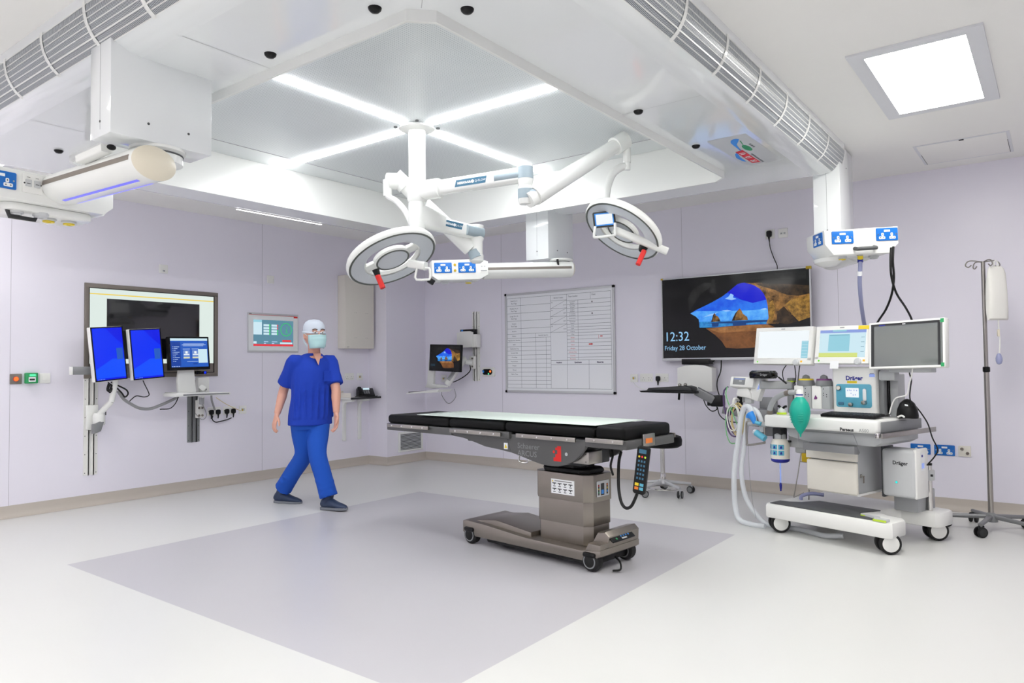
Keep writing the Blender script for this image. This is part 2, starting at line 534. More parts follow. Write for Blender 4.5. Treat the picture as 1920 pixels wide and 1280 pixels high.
# fine joints between the wall panels
mb = MB().use('seam')
for y in (5.35, 3.02, 1.55): mb.box(XB - .0012, XB, y - .001, y + .001, .1, ZC)
struct('trim_1', mb)
mb = MB().use('seam')
for x in (2.24, 4.62): mb.box(x - .001, x + .001, YL - .0012, YL, .1, ZC)
struct('trim_2', mb)

# ================================================================ CANOPY
ZF, ZS, ZD = 2.56, 2.515, 2.83           # flange underside, skirt edge, diffuser
can = thing('ventilation_canopy', 'large white glossy square air canopy hanging under the ceiling with a cross of light strips', 'canopy', (3.43, 3.41, ZF))
CH = .08
def octo(x0, x1, y0, y1, c): return [(x0 + c, y0), (x1 - c, y0), (x1, y0 + c), (x1, y1 - c), (x1 - c, y1), (x0 + c, y1), (x0, y1 - c), (x0, y0 + c)]
# flange: flat ring plus the rolled outer edge
FI = .19                                  # where the roll starts
mb = MB().use('white_gloss')
inn = octo(OX0, OX1, OY0, OY1, CH)
fx0, fx1, fy0, fy1 = CX0 + FI, CX1 - FI, CY0 + FI, CY1 - FI
out8 = [(OX0 + CH, fy0), (OX1 - CH, fy0), (fx1, OY0 + CH), (fx1, OY1 - CH), (OX1 - CH, fy1), (OX0 + CH, fy1), (fx0, OY1 - CH), (fx0, OY0 + CH)]
for i, j, c in ((0, 1, None), (1, 2, (fx1, fy0)), (2, 3, None), (3, 4, (fx1, fy1)), (4, 5, None), (5, 6, (fx0, fy1)), (6, 7, None), (7, 0, (fx0, fy0))):
    mb.face([inn[i], inn[j], out8[j]] + ([c] if c else []) + [out8[i]], ZF)
mb.build('flange', can, 'W')
ROLL = [(FI, 0.0), (.135, .008), (.09, .026), (.055, .052), (.028, .085), (.010, .125), (.002, .17), (0.0, .24)]
def roll_pt(k, side, t):
    """point k of the rolled edge; side 0 near(-X) 1 right(-Y) 2 far(+X) 3 left(+Y); t along"""
    o, z = ROLL[k]
    if side == 0: return (CX0 + o, t, ZF + z)
    if side == 1: return (t, CY0 + o, ZF + z)
    if side == 2: return (CX1 - o, t, ZF + z)
    return (t, CY1 - o, ZF + z)
mb = MB().use('white_gloss')
for side in range(4):
    for k in range(len(ROLL) - 1):
        oa, ob = ROLL[k][0], ROLL[k + 1][0]
        lo, hi = (CY0, CY1) if side in (0, 2) else (CX0, CX1)
        mb.add([roll_pt(k, side, lo + oa), roll_pt(k, side, hi - oa), roll_pt(k + 1, side, hi - ob), roll_pt(k + 1, side, lo + ob)], [(0, 1, 2, 3)], True)
mb.build('rolled_edge', can, 'W', sharp=50)
# air grilles let into the near and the right-hand edges
def arc_pt(f, side, t, lift=0.0):
    """f 0..1 up the rolled edge"""
    x = f * (len(ROLL) - 1); k = min(int(x), len(ROLL) - 2); u = x - k
    o = ROLL[k][0] * (1 - u) + ROLL[k + 1][0] * u - lift * (1 - f * .3)
    z = ROLL[k][1] * (1 - u) + ROLL[k + 1][1] * u - lift * (.9 if f < .5 else .3)
    return [(CX0 + o, t, ZF + z), (t, CY0 + o, ZF + z)][side]
G0, G1, NR = .34, .90, 7
for side, ts, slot in ((1, [1.42 + .465 * i for i in range(10)], 'slots_x'), (0, [1.42 + .45 * i for i in range(10)], 'slots_y')):
    for a, b in zip(ts, ts[1:]):
        if side == 0 and b > CY1 - .15 or side == 1 and b > CX1 + .03: continue
        a1, b1 = a + .013, b - .013
        g = MB().use(slot)
        for r in range(NR):
            f0, f1 = G0 + (G1 - G0) * r / NR + .008, G0 + (G1 - G0) * (r + 1) / NR - .008
            for q in range(2):
                u0, u1 = f0 + (f1 - f0) * q / 2, f0 + (f1 - f0) * (q + 1) / 2
                g.add([arc_pt(u0, side, a1, .003), arc_pt(u0, side, b1, .003), arc_pt(u1, side, b1, .003), arc_pt(u1, side, a1, .003)], [(0, 1, 2, 3)], True)
        go = g.build('air_grille', can, 'W')
        bars = MB().use('white_enamel')
        for t0, t1 in ((a, a1), (b1, b)):
            pts = [G0 - .03 + (G1 - G0 + .06) * q / 8 for q in range(9)]
            for u0, u1 in zip(pts, pts[1:]):
                bars.add([arc_pt(u0, side, t0, .006), arc_pt(u0, side, t1, .006), arc_pt(u1, side, t1, .006), arc_pt(u1, side, t0, .006)], [(0, 1, 2, 3)], True)
        for r in range(NR + 1):
            f0 = G0 + (G1 - G0) * r / NR
            bars.add([arc_pt(f0 - .006, side, a, .006), arc_pt(f0 - .006, side, b, .006), arc_pt(f0 + .006, side, b, .006), arc_pt(f0 + .006, side, a, .006)], [(0, 1, 2, 3)])
        bars.build('grille_bars', go, 'W')
# skirt round the opening
mb = MB().use('pale_grey')
for (x0, x1, y0, y1, c, z0, z1) in ((OX0, OX1, OY0, OY1, CH, ZF, ZS), (OX0 + .012, OX1 - .012, OY0 + .012, OY1 - .012, CH, ZS, ZD)):
    p = octo(x0, x1, y0, y1, c)
    for i in range(8):
        a, b = p[i], p[(i + 1) % 8]
        mb.add([(a[0], a[1], z0), (b[0], b[1], z0), (b[0], b[1], z1), (a[0], a[1], z1)], [(0, 1, 2, 3)])
p, q = octo(OX0, OX1, OY0, OY1, CH), octo(OX0 + .012, OX1 - .012, OY0 + .012, OY1 - .012, CH)
for i in range(8): mb.face([p[i], p[(i + 1) % 8], q[(i + 1) % 8], q[i]], ZS)
mb.build('skirt', can, 'W', 'white_enamel')
# diffuser: plain border and perforated field
BX0, BX1, BY0, BY1 = OX0 + .30, OX1 - .30, OY0 + .30, OY1 - .30
mb = MB().use('recess_white')
for x0, x1, y0, y1 in ((OX0, OX1, OY0, BY0), (OX0, OX1, BY1, OY1), (OX0, BX0, BY0, BY1), (BX1, OX1, BY0, BY1)): mb.rect(x0, x1, y0, y1, ZD)
mb.build('border_panel', can, 'W')
MB().use('diffuser_mesh').rect(BX0, BX1, BY0, BY1, ZD - .004).build('diffuser', can, 'W')
mb = MB().use('seam')
for x in (BX0, BX1): mb.box(x - .002, x + .002, OY0 + .012, OY1 - .012, ZD - .006, ZD - .003)
for y in (BY0, BY1): mb.box(OX0 + .012, OX1 - .012, y - .002, y + .002, ZD - .006, ZD - .003)
mb.build('panel_joint', can, 'W')
LX, LY = 3.44, 3.40                       # lamp column
for x0, x1, y0, y1 in ((OX0 + .04, LX - .13, LY - .022, LY + .022), (LX + .13, OX1 - .04, LY - .022, LY + .022), (LX - .022, LX + .022, OY0 + .04, LY - .13), (LX - .022, LX + .022, LY + .13, OY1 - .04)):
    MB().use('strip_light').box(x0, x1, y0, y1, ZD - .013, ZD - .0055).build('light_strip', can, 'W')
for p in [(1.808,2.002),(2.029,1.737),(1.799,2.649),(3.424,1.743),(4.2,1.749),(5.082,1.969),(3.44,5.028),(2.689,5.045),(1.8,4.835),(5.072,3.362),(5.083,4.143),(5.086,4.809),(4.866,5.068)]:
    MB().use('black_plastic').lathe([(.026, 0), (.024, -.008), (.016, -.016), (.001, -.019)], (p[0], p[1], ZF), 'z', 16).build('nozzle', can, 'W')
for p in ((LX - .10, LY - .10), (LX + .10, LY - .10), (LX - .10, LY + .10), (LX + .10, LY + .10)):
    MB().use('dark_grey').cyl((p[0], p[1], ZD - .012), (p[0], p[1], ZD), .012, n=12).build('fixing', can, 'W')
# seams of the flange panels
mb = MB().use('light_grey')
def seam(x0, y0, x1, y1, w=.003): mb.line(x0, y0, x1, y1, w, ZF - .0008)
seam(OX0, 2.78, CX0 + FI, 2.78); seam(OX0, 4.35, CX0 + FI, 4.35); seam(3.42, OY0, 3.42, CY0 + FI); seam(4.32, OY0, 4.32, CY0 + FI)
seam(OX0 + .03, OY0 + .03, CX0 + FI, CY0 + FI); seam(OX1, OY0 + .06, CX1 - FI, OY0 + .06); seam(OX1 - .1, OY0, OX1 - .02, CY0 + FI)
seam(3.0, OY1, 3.0, CY1 - FI); seam(4.45, OY1, 4.45, CY1 - FI); seam(OX1, 3.9, CX1 - FI, 3.9)
mb.build('flange_seam', can, 'W')
# slim glowing strip on the far left flange
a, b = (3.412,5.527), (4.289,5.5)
MB().use('slim_glow').box(a[0], b[0], a[1] - .032, a[1] - .014, ZF - .0012, ZF + .001).build('edge_strip', can, 'W')
# maker's decal on the right-hand flange: red block letters, green word, blue swoosh
dx, dy = (4.51,1.545)
X = Matrix.Translation((dx, dy, ZF - .001)) @ Matrix(((1.35, 0, 0, 0), (0, -.85, 0, 0), (0, 0, -1, 0), (0, 0, 0, 1)))
d = MB(X).use('pale_grey').rect(-.26, .26, -.14, .14)
def swoosh(pts, c):
    d.use(c)
    for (ax, ay, aw), (bx, by, bw) in zip(pts, pts[1:]): d.face([(ax, ay - aw), (bx, by - bw), (bx, by + bw), (ax, ay + aw)], .0006)
swoosh([(-.215, .035, .012), (-.20, .03, .030), (-.17, .01, .028), (-.13, -.01, .013), (-.06, -.022, .006), (.0, -.028, .004)], 'sky_blue')
swoosh([(-.02, -.05, .004), (.02, -.085, .012), (.08, -.105, .016), (.14, -.105, .012), (.17, -.098, .006)], 'sky_blue')
swoosh([(-.175, .055, .004), (-.12, .040, .003), (-.08, .030, .002)], 'green')
d.use('green').face([(-.05 + .055 * math.cos(k * PI / 8), .035 + .026 * math.sin(k * PI / 8)) for k in range(16)], .0008)
d.use('dark_grey')
for k in range(3): d.rect(-.105 + k * .024, -.091 + k * .024, .075, .092, .0008)
d.use('red').face([(-.03, -.01), (-.02, -.072), (.215, -.072), (.225, -.01)], .0009)
d.use('paper')
for x0_ in (.012, .088, .165):
    d.rect(x0_, x0_ + .010, -.063, -.020, .0011).rect(x0_ + .022, x0_ + .032, -.063, -.020, .0011)
d.rect(.012, .044, -.029, -.020, .0011).rect(.088, .120, -.063, -.054, .0011).rect(.165, .197, -.046, -.037, .0011)
d.use('dark_grey')
for k in range(11): d.rect(.055 + k * .0165, .066 + k * .0165, .002, .016, .0009)
d.build('maker_decal', can, 'W')

# ================================================================ CEILING FITTINGS
def ceiling_panel(x0, x1, y0, y1, label):
    t = thing('ceiling_light', label, 'light', ((x0 + x1) / 2, (y0 + y1) / 2, ZC), 0, 'recessed square ceiling lights')
    f = MB().use('lamp_trim')
    b = .075
    for p in ((x0 - b, x1 + b, y0 - b, y0), (x0 - b, x1 + b, y1, y1 + b), (x0 - b, x0, y0, y1), (x1, x1 + b, y0, y1)): f.box(p[0], p[1], p[2], p[3], ZC - .012, ZC - .0005)
    f.build('frame', t, 'W')
    MB().use('panel_light').box(x0, x1, y0, y1, ZC - .010, ZC - .001).build('diffuser', t, 'W')
    return t
ceiling_panel(4.06, 5.12, .315, .765, 'square recessed ceiling light glowing white at upper right')
ceiling_panel(1.2, 2.26, .0, .6, 'added ceiling light, unseen beyond the top of the picture')  # extra panel out of view, added to light the room
ceiling_panel(-.9, -.3, 1.2, 2.3, 'added ceiling light, unseen above the viewer')  # unseen panel added overhead for more fill light
ceiling_panel(-.9, -.3, 3.9, 5.0, 'added ceiling light, unseen beyond the left edge of the picture')  # unseen panel, added to lift the general light level
ceiling_panel(.95, 2.0, 6.22, 6.42, 'recessed ceiling light at the far left, mostly hidden above the cream-capped pendant')
t = thing('access_hatch', 'flush white ceiling hatch with thin dark side gaps above the back wall', 'hatch', (6.3, .52, ZC))
MB().use('ceiling_paint').box(6.02, 6.60, .25, .80, ZC - .006, ZC - .0005, .002).build('panel', t, 'W')
g = MB().use('lamp_trim')
for x0, x1, y0, y1 in ((6.0, 6.62, .80, .82), (6.0, 6.62, .23, .25), (6.0, 6.02, .25, .80), (6.60, 6.62, .25, .80)): g.box(x0, x1, y0, y1, ZC - .004, ZC - .0005)
g.use('charcoal')
g.box(6.22, 6.60, .249, .252, ZC - .007, ZC - .004); g.box(6.28, 6.60, .798, .801, ZC - .007, ZC - .004)
g.build('frame', t, 'W')
MB().use('charcoal').box(6.01, 6.03, .50, .53, ZC - .008, ZC - .003).build('catch', t, 'W')

# ================================================================ LIGHT HEADS AND PENDANTS
def frame(o, right, up=(0, 0, 1)):
    """matrix with x along right, z out of the plane of right and up"""
    r = Vector(right).normalized(); n = r.cross(Vector(up)).normalized(); u = n.cross(r)
    M = Matrix((r, u, n)).transposed().to_4x4()
    M.translation = Vector(o)
    return M
def zframe(o, n, x):
    n = Vector(n).normalized(); x = Vector(x); x = (x - n * x.dot(n)).normalized(); y = n.cross(x)
    M = Matrix((x, y, n)).transposed().to_4x4()
    M.translation = Vector(o)
    return M
def bar(mb, p0, p1, w, h, r=.3, w1=None, h1=None):
    """rounded-rectangle bar between two points, h measured upright"""
    p0, p1 = Vector(p0), Vector(p1)
    d = (p1 - p0).normalized()
    side = d.cross(Vector((0, 0, 1))).normalized() if abs(d.z) < .98 else Vector((1, 0, 0))
    up = side.cross(d)
    vs, w1, h1 = [], w1 or w, h1 or h
    for p, a, b in ((p0, w, h), (p1, w1, h1)):
        poly = rr(-a / 2, a / 2, -b / 2, b / 2, r * min(a, b), 3)
        vs += [tuple(p + side * q[0] + up * q[1]) for q in poly]
    n = len(vs) // 2
    mb.add(vs, [tuple(range(n))[::-1], tuple(range(n, 2 * n))])
    return mb.add(vs, [(i, (i + 1) % n, n + (i + 1) % n, n + i) for i in range(n)], True)

lamp = thing('surgical_light', 'white twin-head surgical light on a central ceiling column with jointed arms', 'surgical light', (LX, LY, ZD))
mb = MB().use('white_enamel').lathe([(.12, ZD - .010), (.12, ZD - .020), (.075, ZD - .03)], (LX, LY, 0), 'z', 32)
mb.cyl((LX, LY, ZD - .025), (LX, LY, 2.43), .057, n=32)
mb.build('column', lamp, 'W')
mb = MB().use('white_enamel').lathe([(.058, 2.455), (.066, 2.44), (.068, 2.33), (.060, 2.315)], (LX, LY, 0), 'z', 32)
a0 = Vector((LX, LY, 2.39)); a1 = Vector((3.651,2.655,2.422))
da = (a1 - a0).normalized()
bar(mb, a0, a0 + da * .17, .11, .125, .35)
mb.build('upper_hub', lamp, 'W')
mb = MB().use('white_enamel'); bar(mb, a0 + da * .15, a1 - da * .02, .072, .098, .3)
arm = mb.build('upper_arm', lamp, 'W')
def arm_label(o, d, half, parent):
    d = Vector(d)
    M = frame(o, d)
    m = MB(M).use('label_blue').face([(-half, -.022), (half - .012, -.022), (half, .022), (-half + .012, .022)])
    m.use('paper').face(disc(half * .12, 0, .011, 16), .0006).text('MERIVAARA', .020, -half * .82, -.007, .0006, bold=.0012, sx=half / .115)
    m.text('Q-FLOW', .020, half * .25, -.007, .0006, sx=half / .115)
    return m.build('maker_label', parent, 'W')
side = da.cross(Vector((0, 0, 1))).normalized()
arm_label(Vector((3.478,3.0,2.403)) , da, .115, arm) if False else arm_label(a0.lerp(a1, .53) + side * .0372, da, .115, arm)
# elbow of the upper arm
mb = MB().use('white_enamel').lathe([(.030, .062), (.050, .058), (.050, -.036), (.046, -.062), (.043, -.078)], tuple(a1), 'z', 28)
mb.build('elbow', lamp, 'W')
mb = MB().use('blue_grey').lathe([(.0512, .045), (.0512, -.03)], tuple(a1), 'z', 28)
bar(mb, a1 - da * .20, a1 - da * .02, .082, .082, .45)
mb.build('elbow_cover', lamp, 'W')
b0 = Vector((3.691,2.611,2.283)); b1 = Vector((4.363,2.362,2.737))
e0 = a1 + Vector((0, 0, -.145))
mb = MB().use('white_enamel').lathe([(.043, .07), (.048, .06), (.048, -.02), (.04, -.045)], tuple(e0), 'z', 28)
db = (b1 - b0).normalized()
bar(mb, b0 - db * .06, b0 + db * .06, .088, .10, .45)
mb.build('lower_elbow', lamp, 'W')
mb = MB().use('blue_grey').lathe([(.0492, .05), (.0492, -.012)], tuple(e0), 'z', 28)
bar(mb, e0 + Vector((0, 0, .018)), b0 + Vector((0, 0, .008)), .092, .066, .4)
mb.build('elbow_cover', lamp, 'W')
mb = MB().use('white_enamel').tube([tuple(b0), tuple(b0.lerp(b1, .5)), tuple(b1)], [.060, .054, .047], 20)
mb.build('spring_arm', lamp, 'W')
mb = MB().use('white_enamel')
bar(mb, b1 - db * .06, b1 + db * .05, .115, .125, .45)
c1 = b1 + db * .045
mb.build('arm_joint', lamp, 'W')
p1 = Vector((4.409,2.338,2.691)); p2 = Vector((4.413,2.339,2.566))
mb = MB().use('white_enamel').cyl(p1 + Vector((0, 0, .06)), p2 + Vector((0, 0, .04)), .027).cyl(p2 + Vector((0, 0, .045)), p2 - Vector((0, 0, .01)), .022)
mb.build('drop_post', lamp, 'W')
pts = [(4.42,2.33,2.58),(4.382,2.363,2.574),(4.33,2.401,2.529),(4.294,2.42,2.448),(4.269,2.424,2.352),(4.249,2.423,2.246)]
MB().use('white_enamel').tube(pts, [.022, .028, .028, .026, .025, .026], 12, 4, flat=.7).build('yoke', lamp, 'W')
mb = MB(frame((4.216,2.4,2.263), (0.605,-0.796,-0.011))).use('yellow').rect(-.016, .016, -.018, .018)
mb.use('paper').face(disc(.002, .034, .012), 0)
mb.build('warning_sticker', lamp, 'W')

def lamp_head(o, n, x, R, kind):
    M = zframe(o, n, x)
    # housing: flattened ring, light side at z=0, back at z=-0.055
    h = MB(M).use('white_enamel')
    ri = .60
    h.lathe([(R * ri, -.004), (R * ri - .012, -.022), (R * ri, -.040), (R * .8, -.058), (R * .97, -.045), (R, -.026), (R * .995, -.006), (R * .97, .004), (R * ri, -.004)], (0, 0, 0), 'z', 56, cap=False)
    ho = h.build('lamp_head', lamp, 'W')
    MB(M).use('dark_band').lathe([(R * .965, .0035), (R * .965, .0075), (R * .925, .0075), (R * .925, .0035), (R * .965, .0035)], (0, 0, 0), 'z', 56, cap=False).build('gasket', ho, 'W')
    MB(M).use('lens').lathe([(R * .925, .003), (R * .925, .0045), (R * .63, .0045), (R * .63, .003)], (0, 0, 0), 'z', 56, cap=False).build('lens', ho, 'W')
    c = MB(M).use('white_enamel').lathe([(.001, -.05), (R * .30, -.046), (R * .40, -.028), (R * .40, -.004), (R * .37, .005), (.001, .005)], (0, 0, 0), 'z', 44)
    for s in (-1, 1):
        c.box(R * .34 * s if s > 0 else -R * .68, R * .68 if s > 0 else R * .34 * s, -R * .13, R * .13, -.034, -.006, .008)
    co = c.build('inner_ring', ho, 'W')
    MB(M).use('dark_band').lathe([(R * .372, .004), (R * .372, .0085), (R * .335, .0085), (R * .335, .004)], (0, 0, 0), 'z', 44, cap=False).build('inner_gasket', ho, 'W')
    MB(M).use('lens').lathe([(R * .335, .004), (R * .335, .0062), (.001, .0062)], (0, 0, 0), 'z', 44).build('inner_lens', ho, 'W')
    return ho, M
hd, M = lamp_head((4.32,2.337,2.115), (-0.552,0.257,-0.794), (0.513,-0.645,-0.564), .287, 'right')
R = .287
mb = MB(M).use('black_plastic').lathe([(.030, 0), (.030, .02), (.020, .045), (.017, .05)], (R * .62, .02, .004), 'z', 20)
mb.build('handle_mount', hd, 'W')
hp = Vector((4.342,2.184,1.971)); hq = Vector((4.291,2.206,1.875))
MB().use('red').cyl(hp, hq, .017, .017).build('red_handle', hd, 'W')
mb = MB().use('white_enamel'); bar(mb, (4.214,2.344,2.115), (4.435,2.062,1.965), .05, .05, .3)
mb.build('cross_arm', lamp, 'W')
Mt = frame((4.159,2.38,2.179), (0.603,-0.799,0.099), (-0.08,0.051,1.001))
mb = MB(Mt).use('charcoal').rrect(-.074, .074, -.052, .052, .008, -.014, .006, .002)
mb.use('sky_blue').rect(-.064, .062, -.042, .042, .0075).use('scr_white').rect(-.056, .054, -.034, .034, .0082)
mb.build('control_display', lamp, 'W')
Mt = frame((4.145,2.37,2.105), (0.603,-0.799,0.099), (-0.019,-0.028,0.999))
MB(Mt).use('white_enamel').tube([(.072, .04, 0), (.066, -.03, 0), (.05, -.042, 0), (-.06, -.042, 0), (-.074, -.03, 0), (-.06, .03, 0)], .009, 10, 3).build('guide_handle', lamp, 'W')

# lower set of arms
f0 = Vector((LX, LY, 2.20)); f1 = Vector((3.928,3.297,2.164))
df = (f1 - f0).normalized()
mb = MB().use('white_enamel').lathe([(.058, 2.315), (.060, 2.30), (.060, 2.17), (.052, 2.15), (.046, 2.125), (.03, 2.105)], (LX, LY, 0), 'z', 32)
bar(mb, f0 + Vector((0, 0, .03)), f0 + df * .20 + Vector((0, 0, .012)), .12, .17, .3, .10, .12)
mb.build('lower_hub', lamp, 'W')
mb = MB().use('white_enamel'); bar(mb, f0 + df * .17, f1, .075, .10, .3)
arm2 = mb.build('lower_arm', lamp, 'W')
sd = df.cross(Vector((0, 0, 1))).normalized()
arm_label(f0.lerp(f1, .54) + sd * .0387 + Vector((0, 0, .012)), df, .085, arm2)
mb = MB().use('white_enamel').lathe([(.035, .060), (.055, .055), (.055, -.045), (.046, -.06), (.046, -.15), (.052, -.16), (.05, -.20), (.03, -.215)], tuple(f1), 'z', 28)
mb.build('elbow', lamp, 'W')
mb = MB().use('blue_grey'); bar(mb, f1 - df * .115 + sd * .005, f1 + df * .03 + sd * .005, .114, .075, .35)
mb.build('elbow_cover', lamp, 'W')
g0 = Vector((3.905,3.333,2.054)); g1 = Vector((3.5,3.627,2.507))
dg_ = (g1 - g0).normalized()
mb = MB().use('white_enamel').tube([tuple(g0), tuple(g1)], [.058, .050], 20); mb.build('spring_arm', lamp, 'W')
mb = MB().use('blue_grey'); bar(mb, g0 - dg_ * .03 + sd * .01, f1 + Vector((0, 0, -.185)) + sd * .01, .106, .085, .4)
mb.build('elbow_cover', lamp, 'W')
mb = MB().use('white_enamel'); bar(mb, g1 - dg_ * .05, g1 + dg_ * .05, .115, .12, .45)
q1 = Vector((3.419,3.669,2.479))
bar(mb, g1, q1 + Vector((0, 0, .02)), .10, .115, .45)
mb.build('arm_joint', lamp, 'W')
MB().use('white_enamel').cyl(q1 + Vector((0, 0, .03)), (3.422,3.668,2.395), .030).build('drop_post', lamp, 'W')
pts = [(3.422,3.667,2.424),(3.418,3.658,2.392),(3.436,3.603,2.357),(3.456,3.547,2.294),(3.475,3.51,2.218),(3.48,3.474,2.141),(3.473,3.453,2.09)]
MB().use('white_enamel').tube(pts, [.024, .028, .029, .027, .026, .026, .026], 12, 4, flat=.7).build('yoke', lamp, 'W')
hd, M = lamp_head((3.34,3.537,1.935), (0.004,-0.488,-0.874), (0.54,-0.733,0.41), .313, 'left')
MB().use('black_plastic').cyl((3.191,3.539,1.852), (3.2,3.529,1.814), .024, .019).build('handle_mount', hd, 'W')
MB().use('red').cyl((3.198,3.532,1.821), (3.209,3.489,1.728), .018, .018).build('red_handle', hd, 'W')
mb = MB().use('white_enamel'); bar(mb, (3.353,3.389,1.894), (3.389,3.278,1.87), .06, .055, .3)
mb.build('cross_arm', lamp, 'W')
Mt = frame((3.379,3.293,1.828), (0.605,-0.796,-0.011), (-0.019,-0.028,0.999))
MB(Mt).use('white_enamel').tube([(-.035, .04, 0), (-.048, -.01, 0), (-.043, -.045, 0), (.03, -.045, 0), (.045, -.035, 0), (.045, .02, 0), (.03, .03, 0), (-.03, .03, 0)], .008, 10, 2).build('guide_handle', lamp, 'W')

# ---------------------------------------------------------------- pendants
def uk_socket(mb, x, y, z, s=1.0, plate='blue_plastic', double=True):
    """double switched socket face drawn in panel space, centre x,y"""
    w = .073 * s if double else .043 * s
    mb.use(plate).rrect(x - w, x + w, y - .043 * s, y + .043 * s, .006 * s, z, z + .006 * s, .0015 * s, 3)
    t = z + .0064 * s
    mb.use('paper' if plate == 'blue_plastic' else 'white_plastic').box(x - .020 * s, x + .020 * s, y + .016 * s, y + .030 * s, t - .001, t + .001)
    for q in (-1, 1):
        cx = x + q * .035 * s
        mb.use('paper' if plate == 'blue_plastic' else 'white_plastic')
        mb.rrect(cx - .021 * s, cx + .021 * s, y - .032 * s, y - .014 * s, .005 * s, t - .001, t + .0006)
        mb.rrect(cx - .008 * s - q * .004 * s, cx + .008 * s - q * .004 * s, y - .012 * s, y + .010 * s, .005 * s, t - .001, t + .0006)
        mb.use('charcoal')
        for px, py, a, b in ((-.011, -.023, .0035, .0025), (.011, -.023, .0035, .0025)): mb.rect(cx + px * s - a * s, cx + px * s + a * s, y + py * s - b * s, y + py * s + b * s, t + .001)
        mb.rect(cx - .0022 * s - q * .004 * s, cx + .0022 * s - q * .004 * s, y - .004 * s, y + .004 * s, t + .001)
        mb.use('chrome').face(disc(x + q * .060 * s, y, .004 * s, 10), t + .0003)
    return mb
def housing(t, x0, x1, y0, y1, zb, zt):
    m = MB().use('white_gloss').box(x0, x1, y0, y1, zb, zt, .004)
    h = m.build('housing', t, 'W')
    s = MB().use('dark_grey')
    for fx, fz in ((.35, .14), (.75, .14), (.5, .8)): s.cyl((x0 + (x1 - x0) * fx, y0 + .001, zb + (zt - zb) * fz), (x0 + (x1 - x0) * fx, y0 - .002, zb + (zt - zb) * fz), .0055, n=10)
    for fz in (.12, .78): s.cyl((x0 + .001, (y0 + y1) / 2, zb + (zt - zb) * fz), (x0 - .002, (y0 + y1) / 2, zb + (zt - zb) * fz), .0055, n=10)
    s.use('light_grey').box(x0 - .0008, x0 + .001, (y0 + y1) / 2 - .0012, (y0 + y1) / 2 + .0012, zb + .03, zt - .03)
    s.build('housing_screws', h, 'W')
    return h
def beam(t, p0, p1, w, h, cap='cream_plastic', glow=False):
    """oval boom from the bearing end p0 to the service head p1"""
    p0, p1 = Vector(p0), Vector(p1)
    d = (p1 - p0).normalized(); L = (p1 - p0).length
    M = zframe(p0, d, d.cross(Vector((0, 0, 1))))       # x sideways, y up or down, z along
    m = MB(M).use('white_enamel').lathe([(1.0, 0), (1.0, L)], (0, 0, 0), 'z', 40)
    m.v = [p0 + d * ((v - p0).dot(d)) + (v - p0 - d * (v - p0).dot(d)).dot(M.col[0].to_3d()) * M.col[0].to_3d() * (w / 2) + Vector((0, 0, 1)) * (v - p0).z * (h / 2) for v in m.v]
    b = m.build('boom', t, 'W')
    c = MB().use(cap)
    pr = [(.001, -.03), (.5, -.027), (.85, -.015), (1.0, .0)]
    N = 40; vs = []
    sx = M.col[0].to_3d()
    for r, z in pr:
        for j in range(N): vs.append(tuple(p0 + d * z + sx * (r * w / 2 * math.cos(2 * PI * j / N)) + Vector((0, 0, r * h / 2 * math.sin(2 * PI * j / N)))))
    c.add(vs, [(i * N + j, i * N + (j + 1) % N, (i + 1) * N + (j + 1) % N, (i + 1) * N + j) for i in range(3) for j in range(N)], True)
    c.build('end_cap', t, 'W')
    for sgn in (-1, 1):
        m = MB().use('bronze_grey')
        th0 = .10
        q = [p0 + d * zz + sx * sgn * (w / 2 * 1.004 * math.cos(tt)) + Vector((0, 0, h / 2 * 1.004 * math.sin(tt))) for zz in (.02, L - .02) for tt in (th0 - .16, th0, th0 + .16)]
        m.add([tuple(x) for x in q], [(0, 1, 4, 3), (1, 2, 5, 4)], True)
        m.build('side_strip', t, 'W')
        if glow:
            m = MB().use('led_violet')
            q = [p0 + d * zz + sx * sgn * (w / 2 * 1.02 * math.cos(tt)) + Vector((0, 0, h / 2 * 1.02 * math.sin(tt))) for zz in (.06, L - .1) for tt in (-1.32, -1.17)]
            m.add([tuple(x) for x in q], [(0, 1, 3, 2)])
            m.build('glow_strip', t, 'W')
    return d, sx
def bearing(t, x, y, zt, zb, r):
    MB().use('white_enamel').lathe([(r * 1.12, zt), (r * 1.12, zt - .012), (r, zt - .02), (r, zb)], (x, y, 0), 'z', 36).build('bearing', t, 'W')
    MB().use('dark_grey').lathe([(r * 1.01, zt - .022), (r * 1.03, zt - .026), (r * 1.01, zt - .030)], (x, y, 0), 'z', 36).build('bearing_gap', t, 'W')
def outlet(t, c, col, n=(0, 0, -1)):
    m = MB(zframe(c, n, (1, 0, 0))).use('pale_grey').lathe([(.034, -.002), (.034, .012), (.026, .016)], (0, 0, 0), 'z', 20)
    m.use(col).lathe([(.026, .010), (.025, .022), (.012, .022), (.010, .015), (.001, .015)], (0, 0, 0), 'z', 20)
    return m.build('gas_outlet', t, 'W')

# nearest pendant, upper left
t = thing('ceiling_pendant', 'large white ceiling pendant at upper left with cream boom cap and violet glow strip', 'pendant', (1.575, 3.2, 2.56))
housing(t, 1.35, 1.80, 3.11, 3.30, 2.205, 2.74)
p0 = Vector((1.511,3.065,2.1)); p1 = Vector((1.428,3.819,2.085))
bx, by = p0.x + (p1.x - p0.x) * .16, p0.y + (p1.y - p0.y) * .16
bearing(t, 1.60, 3.215, 2.205, 2.14, .105)
d, sx = beam(t, p0, p1, .205, .148, glow=True)
m = MB().use('white_enamel'); bar(m, (1.392,3.238,2.17), (1.369,3.435,2.15), .05, .035, .2)
m.build('brake_cover', t, 'W')
MB().use('black_plastic').ball((1.39,3.19,2.165), .014, 12, 1.4, 1.0, .9).build('brake_knob', t, 'W')
